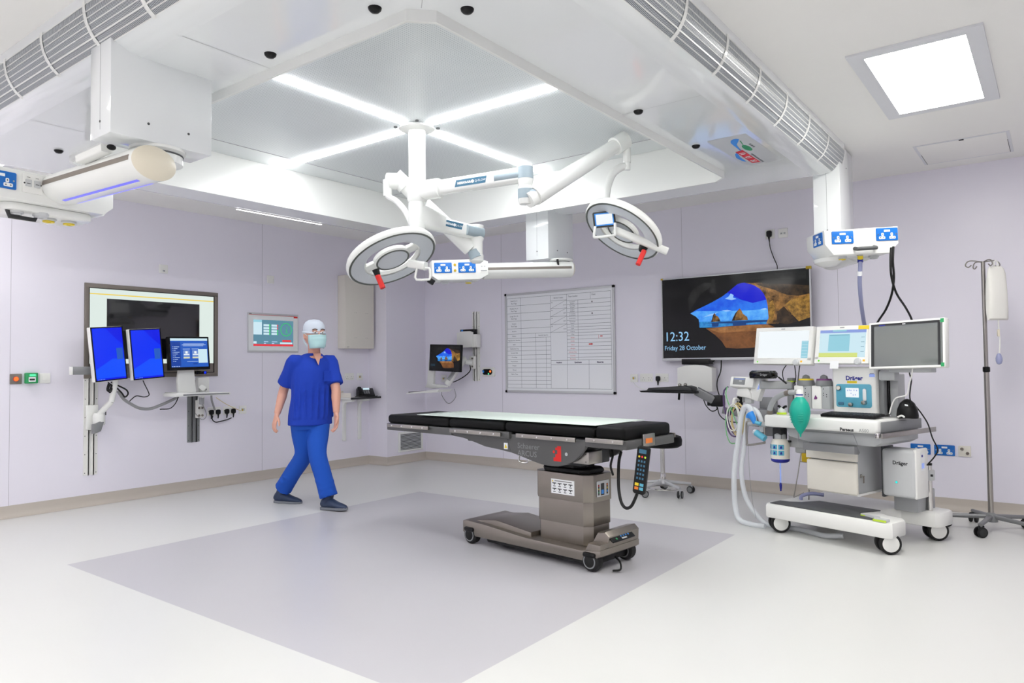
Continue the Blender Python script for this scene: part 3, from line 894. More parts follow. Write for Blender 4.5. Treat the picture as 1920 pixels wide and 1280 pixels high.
# service head at the end of the boom: an oblong box, long side across the boom
H = frame(p1 + d * .10 + Vector((0, 0, -.012)), d.cross(Vector((0, 0, 1))) * -1 if False else sx * (1 if sx.dot(Vector((0.605,-0.796,-0.011))) > 0 else -1))
m = MB(H).use('white_enamel').prism([(-.36, -.035), (-.31, -.075), (.19, -.075), (.24, -.035), (.24, .05), (.20, .065), (-.32, .065), (-.36, .05)], -.14, .14, .006)
m.build('service_head', t, 'W')
m = MB(H).use('white_plastic')
m.rrect(-.185, -.099, -.035, .051, .004, .1405, .1465, .001, 3); m.use('pale_grey')
for x in (-.16, -.123): m.rrect(x - .013, x + .013, -.006, .026, .002, .1465, .150)
m.use('charcoal')
for x in (-.177, -.107): m.face(disc(x, .008, .004, 10), .1468)
for x in (-.16, -.123): m.rect(x - .007, x + .007, .036, .038, .1468); m.rect(x - .008, x + .008, .006, .009, .1502)
m.build('data_outlet', t, 'W')
uk_socket(MB(H), -.275, .005, .1405, .9).build('socket', t, 'W')
tray = MB(H @ Matrix.Rotation(PI / 2, 4, 'X')).use('white_enamel').rrect(-.24, .18, -.16, .10, .07, .074, .112, .012)
tr = tray.build('gas_tray', t, 'W')
for x, z, c in ((-.17, .05, 'pale_grey'), (-.07, .07, 'pale_grey'), (.0, .0, 'yellow'), (.09, .01, 'yellow')):
    outlet(t, tuple(H @ Vector((x, -.108, z))), c)
m = MB(H).use('charcoal').tube([(-.21, -.105, .06), (-.20, -.14, .06), (-.09, -.14, .06), (-.08, -.105, .06)], .010, 10)
m.build('handle', t, 'W')
m = MB(H).use('white_enamel').prism([(.20, -.055), (.26, -.055), (.275, -.035), (.275, .03), (.20, .03)], -.10, .02, .004)
m.use('cream_plastic').box(.225, .262, -.012, -.006, .0195, .021)
m.build('side_block', t, 'W')

# far pendant in the middle
t = thing('ceiling_pendant', 'middle white ceiling pendant, its boom pointing left above the whiteboard to two blue sockets', 'pendant', (5.34, 3.62, 2.56))
housing(t, 5.14, 5.54, 3.50, 3.74, 2.14, 2.74)
p0 = Vector((5.312,3.384,2.049)); p1 = Vector((4.71,3.88,2.02))
bearing(t, float(5.285), float(3.465), 2.14, 2.09, .095)
d, sx = beam(t, p0, p1, .19, .138, 'warm_white')
MB().use('black_plastic').cyl((5.156,3.419,2.124), (5.154,3.408,2.072), .011, .008, n=10).build('brake_knob', t, 'W')
H = frame(p1 + Vector((0, 0, .005)) + d * .215, -d)
m = MB(H).use('white_enamel').prism([(-.235, -.055), (-.19, -.088), (.16, -.088), (.235, -.05), (.235, .062), (.17, .082), (-.235, .075)], -.12, .12, .006)
m.build('service_head', t, 'W')
m = MB(H).use('white_plastic').box(.165, .225, -.035, .04, .1195, .123, .001).use('light_grey')
for x in (.18, .205): m.rect(x - .006, x + .006, .016, .022, .1235)
m.rect(.172, .222, -.022, -.012, .1235)
m.build('data_outlet', t, 'W')
uk_socket(MB(H), -.145, .012, .1205).build('socket', t, 'W')
uk_socket(MB(H), .055, .012, .1205).build('socket', t, 'W')
m = MB(H).use('mustard')
for y in (.035, -.012): m.lathe([(.011, .1195), (.011, .125), (.005, .125)], (-.046, y, 0), 'z', 14)
m.build('bonding_stud', t, 'W')
for x, c in ((-.12, 'pale_grey'), (.08, 'yellow')): outlet(t, tuple(H @ Vector((x, -.088, .02))), c)
m = MB(H @ tilt((-.245, -.095, .10), rz=-.6)).use('black_plastic').box(-.028, .028, -.022, .022, -.02, .02, .006)
m.build('corner_bumper', t, 'W')

# right-hand pendant, seen end on
t = thing('ceiling_pendant', 'white ceiling pendant at right with blue sockets and dark handle, hanging above the anaesthetic machine', 'pendant', (5.72, 1.30, 2.56))
housing(t, 5.52, 5.93, 1.22, 1.405, 2.085, 2.79)
p0 = Vector((5.74, 1.29, 1.985)); p1 = Vector((5.483,1.093,2.023)); p1.z = 1.985
bearing(t, 5.72, 1.30, 2.085, 2.03, .085)
d, sx = beam(t, p0 - (p1 - p0).normalized() * .12, p1, .20, .14, 'white_enamel')
H = frame((5.287,1.036,2.047), (0.605,-0.797,0.029))
m = MB(H).use('white_enamel').prism([(-.255, -.03), (-.20, -.105), (.18, -.105), (.245, -.04), (.245, .075), (-.255, .065)], -.30, 0, .008)
m.build('service_head', t, 'W')
uk_socket(MB(H), -.135, .012, .0005).build('socket', t, 'W')
uk_socket(MB(H), .165, .022, .0005).build('socket', t, 'W')
Hs = H @ Matrix.Translation((-.255, .015, -.10)) @ Matrix.Rotation(-PI / 2, 4, 'Y')
uk_socket(MB(Hs), 0, 0, .0005).build('socket', t, 'W')
uk_socket(MB(Hs), -.155, 0, .0005).build('socket', t, 'W') if False else None
MB(H).use('dark_grey').tube([(-.055, -.066, .0), (-.055, -.074, .035), (.075, -.07, .035), (.075, -.06, .0)], .013, 12).build('handle', t, 'W')
MB(H).use('white_enamel').lathe([(.001, -.16), (.06, -.155), (.11, -.13), (.12, -.105)], (-.15, 0, -.20), 'y', 32, 1.0, .8).build('underside_bowl', t, 'W')
outlet(t, tuple(H @ Vector((-.10, -.106, -.10))), 'yellow')
outlet(t, tuple(H @ Vector((.12, -.106, -.10))), 'pale_grey')
# hose and cables that hang from it
hs = thing('gas_hose', 'pale blue suction hose with yellow and blue fitting hanging from the right-hand pendant', 'hose', tuple(H @ Vector((-.02, -.11, -.06))))
pts = [(5.345,1.064,1.944),(5.358,1.068,1.865),(5.412,1.085,1.761),(5.552,1.106,1.623),(5.73,1.127,1.499),(5.938,1.143,1.326)]
MB().use('pale_blue_hose').tube(pts, .014, 12, 4).build('tube', hs, 'W')
MB().use('steel').cyl((5.321,1.061,1.978), (5.332,1.064,1.939), .026, .02).build('connector', hs, 'W')
m = MB().use('yellow').cyl((5.334,1.061,1.943), (5.346,1.064,1.919), .018).use('deep_blue').cyl((5.346,1.064,1.919), (5.357,1.067,1.898), .018).use('paper').cyl((5.367,1.074,1.837), (5.378,1.077,1.809), .0155)
m.build('colour_band', hs, 'W')
c = MB().use('black_rubber').tube([(5.403,0.869,1.989),(5.403,0.875,1.888),(5.465,0.881,1.786),(5.57,0.915,1.68),(5.714,0.978,1.587),(5.846,1.056,1.508),(5.998,1.108,1.448)], .0075, 8, 4)
tag(c.build('power_cable', None, 'W', None, (5.403,0.869,1.989)), 'black cable from the right-hand pendant curving left behind the middle monitor', 'cable', 'cables dropping from the right-hand pendant')
c = MB().use('black_rubber').tube([(5.339,0.872,1.974),(5.327,0.876,1.88),(5.356,0.877,1.776),(5.467,0.868,1.676),(5.686,0.849,1.593),(5.885,0.84,1.511),(6.123,0.862,1.422)], .0075, 8, 4)
tag(c.build('power_cable', None, 'W', None, (5.339,0.872,1.974)), 'black cable from the right-hand pendant curving right behind the dark monitor', 'cable', 'cables dropping from the right-hand pendant')

# ================================================================ LEFT WALL
def wallthing(name, label, cat, wall, x, z, group=None, out=0.0):
    """thing fixed to a wall; x along the wall seen from the room (world X on the left wall, minus world Y on the back wall)"""
    loc = (x, YL - out, z) if wall == 'L' else (XB - out, -x, z)
    return thing(name, label, cat, loc, 0.0 if wall == 'L' else BACK, group)
# recessed wall display with a dark slide
w, h = 1.285, .862
t = wallthing('wall_display', 'large grey-framed display set in the left wall showing a dark slide with a yellow rule', 'screen', 'L', 3.45, 1.569)
m = MB().use('bronze_grey')
for x0, x1, y0, y1 in ((-w / 2, w / 2, h / 2 - .038, h / 2), (-w / 2, w / 2, -h / 2, -h / 2 + .038), (-w / 2, -w / 2 + .038, -h / 2 + .038, h / 2 - .038), (w / 2 - .038, w / 2, -h / 2 + .038, h / 2 - .038)): m.box(x0, x1, y0, y1, .001, .014, .002)
m.build('frame', t)
m = MB().use('black_plastic')
iw, ih = w / 2 - .038, h / 2 - .038
for x0, x1, y0, y1 in ((-iw, iw, ih - .006, ih), (-iw, iw, -ih, -ih + .006), (-iw, -iw + .006, -ih, ih), (iw - .006, iw, -ih, ih)): m.box(x0, x1, y0, y1, .001, .009)
m.build('inner_bezel', t)
m = MB().use('gloss_cream').rect(-iw, iw, -ih + .095, ih, .002)
m.use('bronze_grey').rect(-iw, iw, -ih, -ih + .095, .002)
m.use('line_yellow').rect(-iw, iw, ih - .060, ih - .050, .003)
m.use('dim_screen').rect(-.45, .445, -.255, .300, .003)
m.build('screen', t)
# small plates high on the wall
def plate(name, label, cat, wall, x, z, kind='blank', group=None, w=.086, h=.086):
    t = wallthing(name, label, cat, wall, x, z, group)
    MB().use('white_plastic').rrect(-w / 2, w / 2, -h / 2, h / 2, .005, .0005, .010, .0025, 3).build('plate', t)
    m = MB()
    if kind == 'flex':
        m.use('light_grey').box(-.010, .010, -.026, -.010, .0095, .013).use('bronze_grey').box(.002, .010, -.026, -.016, .0125, .0145)
        m.build('cord_outlet', t)
    if kind == 'switch':
        m.use('white_plastic').box(-.016, .016, -.020, .020, .009, .014, .003); m.build('rocker', t)
    if kind == 'screwed':
        m.use('chrome').face(disc(.030, 0, .003, 10), .0104); m.build('screw', t)
    if kind == 'data':
        m.use('pale_grey').box(-.020, .020, -.010, .016, .0095, .012, .001); m.use('mustard').box(-.012, .002, -.012, .010, .0118, .013); m.build('data_outlet', t)
    if kind == 'fused':
        m.use('pale_grey').box(-.024, -.004, -.012, .006, .0095, .0118, .001); m.box(.004, .024, -.012, .006, .0095, .0118, .001)
        m.use('charcoal'); m.rect(-.02, -.008, -.004, -.001, .0119); m.rect(.008, .02, -.004, -.001, .0119); m.build('fuse_carrier', t)
    return t
plate('wall_plate', 'white flex outlet plate above the grey-framed wall display', 'wall plate', 'L', 3.522, 2.194, 'flex')
plate('wall_plate', 'white blank plate above the theatre control panel', 'wall plate', 'L', 4.722, 2.197, 'screwed')
# emergency items
t = wallthing('call_point', 'grey square wall plate with a glowing orange round button', 'button', 'L', 2.28, 1.147)
MB().use('bronze_grey').rrect(-.043, .043, -.043, .043, .004, .0005, .012, .002, 3).build('plate', t)
m = MB().use('red').lathe([(.021, .012), (.020, .018), (.001, .018)], (0, 0, 0), 'z', 24)
m.use('glow_orange').lathe([(.018, .018), (.012, .0205), (.010, .0205), (.010, .0185)], (0, 0, 0), 'z', 24)
m.build('button', t)
t = wallthing('door_release', 'green break-glass door release between the orange button and the white switch', 'door release', 'L', 2.387, 1.152)
MB().use('green').rrect(-.046, .046, -.045, .045, .008, .0005, .048, .006, 4).build('case', t)
m = MB().use('glow_green').rect(-.020, .028, .016, .034, .0485); m.use('paper').rect(-.026, .026, -.030, .008, .0485); m.use('charcoal').face(disc(-.006, -.011, .005, 12), .049).face(disc(.006, -.011, .005, 12), .049).rect(-.02, .02, -.020, -.004, .0487)
m.build('front_label', t)
plate('light_switch', 'white switch plate right of the green door release', 'switch', 'L', 2.496, 1.148, 'switch')

# wall rails and arms for the monitors
def rail(t, x, y0, y1, w, mt, lip=.02):
    m = MB().use(mt).box(x - w / 2, x + w / 2, y0, y1, .0005, .006)
    m.box(x - w * .22, x - w * .15, y0, y1, .006, lip); m.box(x + w * .15, x + w * .22, y0, y1, .006, lip)
    m.box(x - w * .26, x - w * .15, y0, y1, lip - .003, lip); m.box(x + w * .15, x + w * .26, y0, y1, lip - .003, lip)
    r = m.build('wall_rail', t)
    s = MB().use('charcoal')
    n = max(2, round((y1 - y0) / .16))
    for k in range(n + 1):
        y = y0 + .02 + (y1 - y0 - .04) * k / n
        for q in (-.4, .4): s.face(disc(x + q * w, y, .004, 8), .0066)
    s.build('rail_screws', r)
    return r
t = wallthing('wall_mount', 'tall white wall rail with jointed white arm behind the two blue portrait monitors', 'monitor mount', 'L', 2.868, .70)
rail(t, 0, -.425, .44, .118, 'white_plastic')
m = MB().use('white_enamel').box(-.05, .05, -.02, .20, .02, .045, .006); m.build('bracket', t)
m = MB().use('white_enamel').lathe([(.045, .02), (.05, .03), (.05, .11), (.04, .13)], (.03, 0, .10), 'y', 24)
m.use('mid_grey').prism([(-.03, -.05), (.03, -.03), (.055, .05), (.02, .06), (-.03, .03)], .09, .15, .006)
m.build('arm_joint', t)
m = MB().use('white_enamel'); bar(m, (.03, .12, .11), (.10, .23, .18), .045, .05, .4); bar(m, (.10, .23, .18), (.12, .44, .22), .045, .05, .4)
m.use('charcoal').box(.07, .075, .11, .17, .13, .14)
m.build('lower_arm', t)
m = MB().use('dull_aluminium').box(-.25, .46, .475, .545, .215, .25, .003).use('white_plastic').box(-.262, -.245, .475, .545, .212, .252, .004)
m.build('cross_bar', t)
def flat_monitor(name, label, cat, loc, rotz, w, h, T, bezel, case, edge, paint, group=None, depth=.045, bez=.012, low=.0):
    """screen on a flat panel; T is a panel-space tilt matrix"""
    t = thing(name, label, cat, loc, rotz, group)
    MB(T).use(case).rrect(-w / 2, w / 2, -h / 2, h / 2, .008, -depth, 0.0, .004, 3).build('case', t)
    m = MB(T).use(bezel)
    for x0, x1, y0, y1 in ((-w / 2 + .002, w / 2 - .002, h / 2 - bez, h / 2 - .002), (-w / 2 + .002, w / 2 - .002, -h / 2 + .002, -h / 2 + bez + low), (-w / 2 + .002, -w / 2 + bez, -h / 2 + bez, h / 2 - bez), (w / 2 - bez, w / 2 - .002, -h / 2 + bez, h / 2 - bez)): m.box(x0, x1, y0, y1, .0, .004)
    m.build('bezel', t)
    m = MB(T)
    paint(m, -w / 2 + bez, w / 2 - bez, -h / 2 + bez + low, h / 2 - bez, .002)
    m.build('screen', t)
    return t
def blue_desktop(m, x0, x1, y0, y1, z):
    m.use('scr_blue').rect(x0, x1, y0, y1, z)
    W_, H_ = x1 - x0, y1 - y0
    m.use('scr_blue_deep').face([(x0 + W_ * .45, y1), (x1, y1), (x1, y0 + H_ * .66), (x0 + W_ * .75, y0 + H_ * .80)], z + .0005)
    m.use('scr_blue_mid').face([(x0, y0 + H_ * .2), (x1 * .2, y0 + H_ * .40), (x1, y0 + H_ * .38), (x1, y0 + .015), (x0, y0 + .015)], z + .0004)
    m.use('scr_ui').rect(x0 + W_ * .75, x1 - .01, y0 + H_ * .38, y0 + H_ * .60, z + .0007)
    m.use('scr_blue_deep').rect(x0, x1, y0, y0 + .014, z + .0007)
    m.use('pale_text')
    for k in range(5): m.rect(x0 + .012 + k * .014, x0 + .018 + k * .014, y0 + .004, y0 + .009, z + .001)
flat_monitor('monitor', 'left one of the two blue portrait monitors', 'monitor', (2.876, YL - .34, 1.356), math.radians(8), .292, .475, tilt((0, 0, 0), rx=-.04, rz=.085), 'black_plastic', 'white_plastic', None, blue_desktop, 'blue portrait monitors', depth=.05)
flat_monitor('monitor', 'right one of the two blue portrait monitors', 'monitor', (3.215, YL - .32, 1.357), math.radians(6), .302, .462, tilt((0, 0, 0), rx=-.04, rz=.075), 'black_plastic', 'white_plastic', None, blue_desktop, 'blue portrait monitors', depth=.05)
# computer workstation arm with keyboard tray
t = wallthing('workstation_arm', 'white workstation arm with keyboard tray on a short grey rail, under the login-screen monitor', 'monitor arm', 'L', 3.845, .80)
rail(t, -.01, -.32, .30, .13, 'mid_grey')
m = MB().use('white_plastic').box(-.005, .075, -.08, .10, .02, .06, .006).use('bronze_grey')
for x in (.018, .052):
    for y in (-.055, .02): m.lathe([(.012, .06), (.012, .064), (.001, .064)], (x, y, 0), 'z', 12)
m.build('bracket', t)
m = MB().use('white_enamel'); bar(m, (.03, .06, .06), (.0, .16, .14), .05, .06, .35); bar(m, (0, .16, .14), (-.06, .23, .26), .05, .06, .35)
m.use('light_grey').box(-.02, .02, .06, .13, .12, .15, .004)
m.build('arm', t)
m = MB(tilt((-.115, .195, .36), rx=-.10)).use('white_enamel').rrect(-.26, .27, -.135, .13, .03, -.012, .012, .004) if False else MB().use('white_enamel').prism([(-.40, .155), (.15, .155), (.16, .165), (.15, .18), (-.38, .195), (-.40, .185)], .16, .40, .006)
m.use('dull_aluminium').prism([(-.33, .1635), (.14, .1635), (.14, .174), (-.33, .176)], .401, .403)
m.build('keyboard_tray', t)
m = MB().use('white_enamel').prism([(-.30, .18), (-.13, .18), (-.12, .20), (-.14, .36), (-.15, .45), (-.29, .45), (-.31, .30)], .22, .26, .008)
m.use('white_plastic').box(-.06, .06, .17, .33, .12, .18, .01)
m.build('monitor_column', t)
m = MB().use('black_plastic').ball((-.02, .21, .20), .03, 14, 1.2, .7, 1.0); m.build('tilt_knob', t)
m = MB().use('black_gloss').box(-.09, .02, .36, .395, .16, .20, .006).use('scr_blue').rect(-.01, .012, .366, .388, .2008); m.build('card_reader', t)
def login(m, x0, x1, y0, y1, z):
    W_, H_ = x1 - x0, y1 - y0
    m.use('scr_ui').rect(x0, x1, y0, y1, z)
    m.use('scr_pale').rect(x0, x1, y1 - H_ * .085, y1, z + .0004)
    m.use('scr_ui_dark').rect(x0, x0 + W_ * .26, y0 + H_ * .05, y1 - H_ * .12, z + .0004)
    m.use('scr_text')
    for k in range(9): m.rect(x0 + W_ * .09, x0 + W_ * (.13 + .05 * (k % 3)), y0 + H_ * (.20 + .062 * k), y0 + H_ * (.218 + .062 * k), z + .0008); m.rect(x0 + W_ * .055, x0 + W_ * .072, y0 + H_ * (.20 + .062 * k), y0 + H_ * (.222 + .062 * k), z + .0008)
    for k, (a, b) in enumerate(((.34, .90), (.30, .95), (.33, .88))): m.rect(x0 + W_ * a, x0 + W_ * b, y0 + H_ * (.80 - .035 * k), y0 + H_ * (.816 - .035 * k), z + .0008)
    for cx in (.33, .57):
        m.use('scr_text').rect(x0 + W_ * (cx - .01), x0 + W_ * (cx + .18), y0 + H_ * .62, y0 + H_ * .635, z + .0008)
        m.use('scr_card').rect(x0 + W_ * cx, x0 + W_ * (cx + .17), y0 + H_ * .30, y0 + H_ * .58, z + .0006)
        m.use('scr_white').rect(x0 + W_ * (cx + .055), x0 + W_ * (cx + .115), y0 + H_ * .47, y0 + H_ * .55, z + .0009).rect(x0 + W_ * (cx + .01), x0 + W_ * (cx + .16), y0 + H_ * .42, y0 + H_ * .45, z + .0009)
        m.use('scr_cream').rect(x0 + W_ * cx, x0 + W_ * (cx + .165), y0 + H_ * .30, y0 + H_ * .35, z + .0009)
    m.use('scr_pale').rect(x0 + W_ * .73, x1 - W_ * .02, y0 + H_ * .14, y0 + H_ * .62, z + .0010)
    m.use('scr_text').rect(x0 + W_ * .42, x0 + W_ * .72, y0 + H_ * .185, y0 + H_ * .20, z + .0010)
    m.use('scr_ui_dark').rect(x0 + W_ * .58, x0 + W_ * .70, y0 + H_ * .09, y0 + H_ * .13, z + .0008)
    m.use('scr_white')
    for k in range(5): m.rect(x0 + .012 + k * .016, x0 + .018 + k * .016, y0 + .004, y0 + .011, z + .001)
flat_monitor('monitor', 'black-framed landscape monitor with a blue login page above the keyboard tray', 'monitor', (3.630, YL - .30, 1.365), math.radians(4), .420, .320, tilt((0, 0, 0), rx=-.07, rz=.02), 'black_plastic', 'black_plastic', None, login, depth=.045, bez=.016, low=.012)
# cables in front of the left wall
def cable(name, label, pts, r, mt, group=None, n=8, sub=5):
    m = MB().use(mt).tube(pts, r, n, sub)
    o = m.build(name, None, 'W', None, tuple(pts[0]))
    return tag(o, label, 'cable', group)
cable('grey_conduit', 'thick grey cable sleeve sagging from the blue monitors to the workstation arm', [(3.042,6.816,1.021),(3.094,6.816,0.946),(3.156,6.816,0.899),(3.238,6.816,0.855),(3.337,6.816,0.845),(3.448,6.816,0.879),(3.541,6.816,0.916),(3.604,6.816,0.944)], .014, 'grey_cable')
m = MB().use('black_rubber')
for k in range(3):
    c = [(2.932,6.756,1.096),(2.919,6.756,1.04),(2.937,6.756,1.025),(2.955,6.756,1.077),(2.928,6.756,1.106)]
    m.tube([(p[0] + .004 * k, p[1] - .008 * k, p[2] - .006 * k) for p in c], .0045, 8, 4)
m.tube([(2.955,6.756,1.105),(3.01,6.756,1.075),(3.085,6.756,1.034),(3.104,6.756,0.995),(3.076,6.756,0.967),(3.047,6.756,1.007),(2.982,6.756,1.076)], .007, 8, 5)
tag(m.build('cable_coil', None, 'W', None, (2.955,6.756,1.039)), 'coil of black cables hanging below the left blue monitor', 'cable')
cable('monitor_cable', 'thin black cable looping below the right blue monitor with a small connector', [(3.261,6.806,1.112),(3.281,6.806,1.067),(3.311,6.806,1.006),(3.316,6.806,0.971),(3.272,6.806,0.958),(3.203,6.806,0.971),(3.16,6.806,0.943),(3.141,6.806,0.924)], .0045, 'black_rubber')
cable('monitor_cable', 'black cable hanging down the left side of the login-screen monitor column', [(3.603,6.756,1.212),(3.576,6.756,1.141),(3.571,6.756,1.09),(3.582,6.756,1.028),(3.562,6.756,0.916),(3.499,6.756,0.843),(3.397,6.756,0.838)], .0045, 'black_rubber')
cable('monitor_cable', 'thin grey cable hanging in a loop under the keyboard tray', [(3.861,6.836,0.927),(3.867,6.836,0.858),(3.901,6.836,0.781),(3.901,6.836,0.728),(3.856,6.836,0.709),(3.789,6.836,0.772)], .004, 'grey_cable')
cable('mains_flex', 'grey flex running down from the keyboard tray to the black plugs', [(3.992,6.896,0.959),(3.998,6.896,0.893),(4.016,6.896,0.838),(4.033,6.896,0.788)], .010, 'grey_cable')
cable('data_lead', 'thin white lead slanting from the keyboard tray to the end socket', [(4.056,6.916,0.917),(4.146,6.916,0.858),(4.249,6.916,0.803),(4.342,6.916,0.764)], .003, 'tan_cable')
def uk_wall_socket(label, wall, x, z, group, plugs=(), w=.146):
    t = wallthing('wall_socket', label, 'socket', wall, x, z, group)
    m = MB(); uk_socket(m, 0, 0, .0005, 1.0, 'white_plastic'); m.build('socket_plate', t)
    for px in plugs:
        m = MB().use('black_plastic').rrect(px - .024, px + .024, -.034, .018, .016, .0085, .032, .006).tube([(px, -.03, .022), (px, -.055, .022), (px - .002, -.075, .02)], [.010, .007, .0055], 10)
        m.build('plug', t)
    return t
uk_wall_socket('left white double socket below the workstation arm, holding two black plugs', 'L', 4.056, .775, 'double sockets below the workstation', (-.037, .037))
uk_wall_socket('right white double socket below the workstation arm, holding two black plugs', 'L', 4.228, .775, 'double sockets below the workstation', (-.037, .037))
plate('data_socket', 'small white socket at the end of the row right of the black plugs', 'socket', 'L', 4.382, .773, 'data')
cable('mains_flex', 'black flex looping below the four black plugs', [(4.028,6.926,0.733),(4.022,6.926,0.695),(4.057,6.926,0.665),(4.104,6.926,0.668),(4.176,6.926,0.679),(4.237,6.926,0.697)], .0055, 'black_rubber')

# theatre control panel
w, h = .645, .432
t = wallthing('control_panel', 'white theatre control panel with a teal screen, green clock and red footer', 'control panel', 'L', 4.762, 1.602)
MB().use('aluminium').box(-w / 2, w / 2, -h / 2, h / 2, .0005, .012, .003).build('frame', t)
MB().use('white_gloss').rect(-w / 2 + .008, w / 2 - .008, -h / 2 + .02, h / 2 - .025, .0126).build('front', t)
m = MB().use('red').rect(-w / 2 + .01, w / 2 - .01, h / 2 - .024, h / 2 - .020, .0128).rect(w / 2 - .065, w / 2 - .012, h / 2 - .040, h / 2 - .022, .0129)
m.use('mid_grey').rect(-w / 2 + .012, -w / 2 + .045, h / 2 - .016, h / 2 - .008, .0128)
m.build('top_trim', t)
x0, x1, y0, y1 = -.258, .252, -.146, .142
m = MB().use('scr_teal').rect(x0, x1, y0, y1, .013)
m.use('scr_pale').rect(x0, x0 + .105, y0 + .125, y1, .0133).use('scr_aqua').rect(x0, x0 + .105, y1 - .028, y1, .0135)
m.use('scr_text')
for k in range(6): m.rect(x0 + .006, x0 + .10, y0 + .128 + .022 * k, y0 + .129 + .022 * k, .0136)
for r_ in range(4):
    for c_, col in ((0, 'scr_green'), (1, 'scr_red' if r_ in (0, 1) else 'scr_green')):
        a = x0 + .125 + c_ * .10
        m.use('scr_pale').rect(a, a + .085, y1 - .07 - r_ * .031, y1 - .048 - r_ * .031, .0134)
        m.use(col).rect(a + .071, a + .085, y1 - .07 - r_ * .031, y1 - .048 - r_ * .031, .0136)
m.use('scr_green')
cx, cy, R = x1 - .095, y1 - .10, .074
ring = [(cx + q * math.cos(2 * PI * k / 40), cy + q * math.sin(2 * PI * k / 40)) for k in range(41) for q in (R, R - .007)]
for k in range(40): m.face([ring[2 * k], ring[2 * k + 2], ring[2 * k + 3], ring[2 * k + 1]], .0135)
m.line(cx - .004, cy - .045, cx + .012, cy + .035, .005, .0137).line(cx - .002, cy, cx + .022, cy - .045, .004, .0137)
m.use('scr_red').rect(x0, x1, y0, y0 + .022, .0134).text('12:34:56', .030, x1 - .155, y0 + .052, .0136, bold=.001) if False else m.use('scr_red').rect(x0, x1, y0, y0 + .022, .0134).rect(x1 - .145, x1 - .03, y0 + .05, y0 + .072, .0134)
m.use('scr_pale').rect(x0, x0 + .04, y0 + .026, y0 + .05, .0134).rect(x1 - .175, x1 - .012, y0 + .026, y0 + .044, .0134)
m.use('scr_text').rect(x0 + .13, x0 + .185, y0 + .045, y0 + .052, .0134).rect(x0 + .23, x0 + .30, y0 + .045, y0 + .052, .0134).rect(x0 + .13, x0 + .155, y0 + .026, y0 + .034, .0134).rect(x0 + .23, x0 + .26, y0 + .026, y0 + .034, .0134)
m.build('screen', t)

# wall box, shelf and telephone in the corner
t = wallthing('wall_cabinet', 'tall off-white metal wall box above the telephone shelf', 'cabinet', 'L', 5.885, 1.875)
MB().use('warm_white').box(-.225, .228, -.435, .45, .0005, .14, .004).build('body', t)
MB().use('warm_white').box(-.223, .226, -.433, .448, .1405, .146, .003).build('door', t)
m = MB().use('mid_grey')
for y in (-.335, .0):
    for x in (-.08, -.055, .095, .12): m.face(disc(x, y + (.03 if y else .0), .0035, 8), .1466)
m.use('ink_faint').text('BST', .020, -.20, -.425, .1467)
m.build('door_fixings', t)
uk_wall_socket('white double socket above the telephone shelf', 'L', 5.834, 1.096, None)
plate('data_socket', 'small white data socket behind the black telephone', 'socket', 'L', 6.0, 1.093, 'data')
t = wallthing('wall_shelf', 'narrow white shelf with black front edge on two brackets, in the corner', 'shelf', 'L', 5.91, .845)
m = MB().use('white_plastic').box(-.235, .235, -.018, .003, .0005, .22, .002); m.build('board', t)
MB().use('charcoal').box(-.237, .237, -.02, .005, .22, .228).build('front_edge', t)
MB().use('warm_white').box(-.236, -.19, .004, .08, .0005, .03, .002).box(-.236, -.228, .004, .06, .03, .215, .001).build('upstand', t)
for x in (-.165, .075):
    m = MB().use('white_enamel').prism([(0, -.525), (.022, -.525), (.022, -.10), (.05, -.06), (.18, -.045), (.18, -.02), (0, -.02)], x - .022, x + .022, .002)
    m.X = Matrix()
    m.v = [Vector((v.z, v.y, v.x + .0005)) for v in m.v]
    m.build('bracket', t)
t = thing('desk_telephone', 'black desk telephone with lit display on the corner shelf', 'telephone', (5.99, YL - .12, .849), -.5)
m = MB().use('black_plastic'); m.prism([(0, 0), (.17, 0), (.17, .02), (.05, .10), (.02, .10)], -.10, .10, .004)
m.v = [Vector((v.z, v.y, v.x - .085)) for v in m.v]; m.build('base', t)
S = tilt((0, .061, .029), rx=-.98)
m = MB(S).use('black_plastic').rrect(-.10, -.05, -.075, .075, .018, .0, .028, .008); m.build('handset', t)
m = MB(S).use('scr_pale').rect(-.03, .05, .035, .07, .004); m.build('display', t)
m = MB(S).use('mid_grey')
for r_ in range(4):
    for c_ in range(3): m.box(-.03 + c_ * .026, -.012 + c_ * .026, .012 - r_ * .02, .024 - r_ * .02, .002, .006)
m.build('keys', t)
MB().use('black_rubber').tube([(-.09, .005, .06), (-.13, .004, .05), (-.11, .004, .02), (.1, .004, .05), (.15, .005, .0)], .004, 8, 6).build('handset_cord', t)
# extract grille low in the corner box
t = thing('extract_grille', 'white louvred air grille low on the boxed corner', 'vent', (6.555, HY, .262))
m = MB().use('white_enamel')
for x0, x1, y0, y1 in ((-.215, .215, .10, .125), (-.215, .215, -.125, -.10), (-.215, -.185, -.10, .10), (.185, .215, -.10, .10)): m.box(x0, x1, y0, y1, .0005, .014, .002)
m.build('frame', t)
MB().use('black_rubber').rect(-.186, .186, -.101, .101, .001).build('duct', t)
m = MB().use('pale_grey')
for k in range(12):
    y = -.094 + k * .0171
    m.add([(-.186, y, .011), (.186, y, .011), (.186, y + .008, .003), (-.186, y + .008, .003), (-.186, y + .0015, .012), (.186, y + .0015, .012), (.186, y + .0095, .004), (-.186, y + .0095, .004)], [(0, 1, 2, 3), (4, 5, 6, 7), (0, 1, 5, 4), (2, 3, 7, 6)])
m.build('louvres', t)

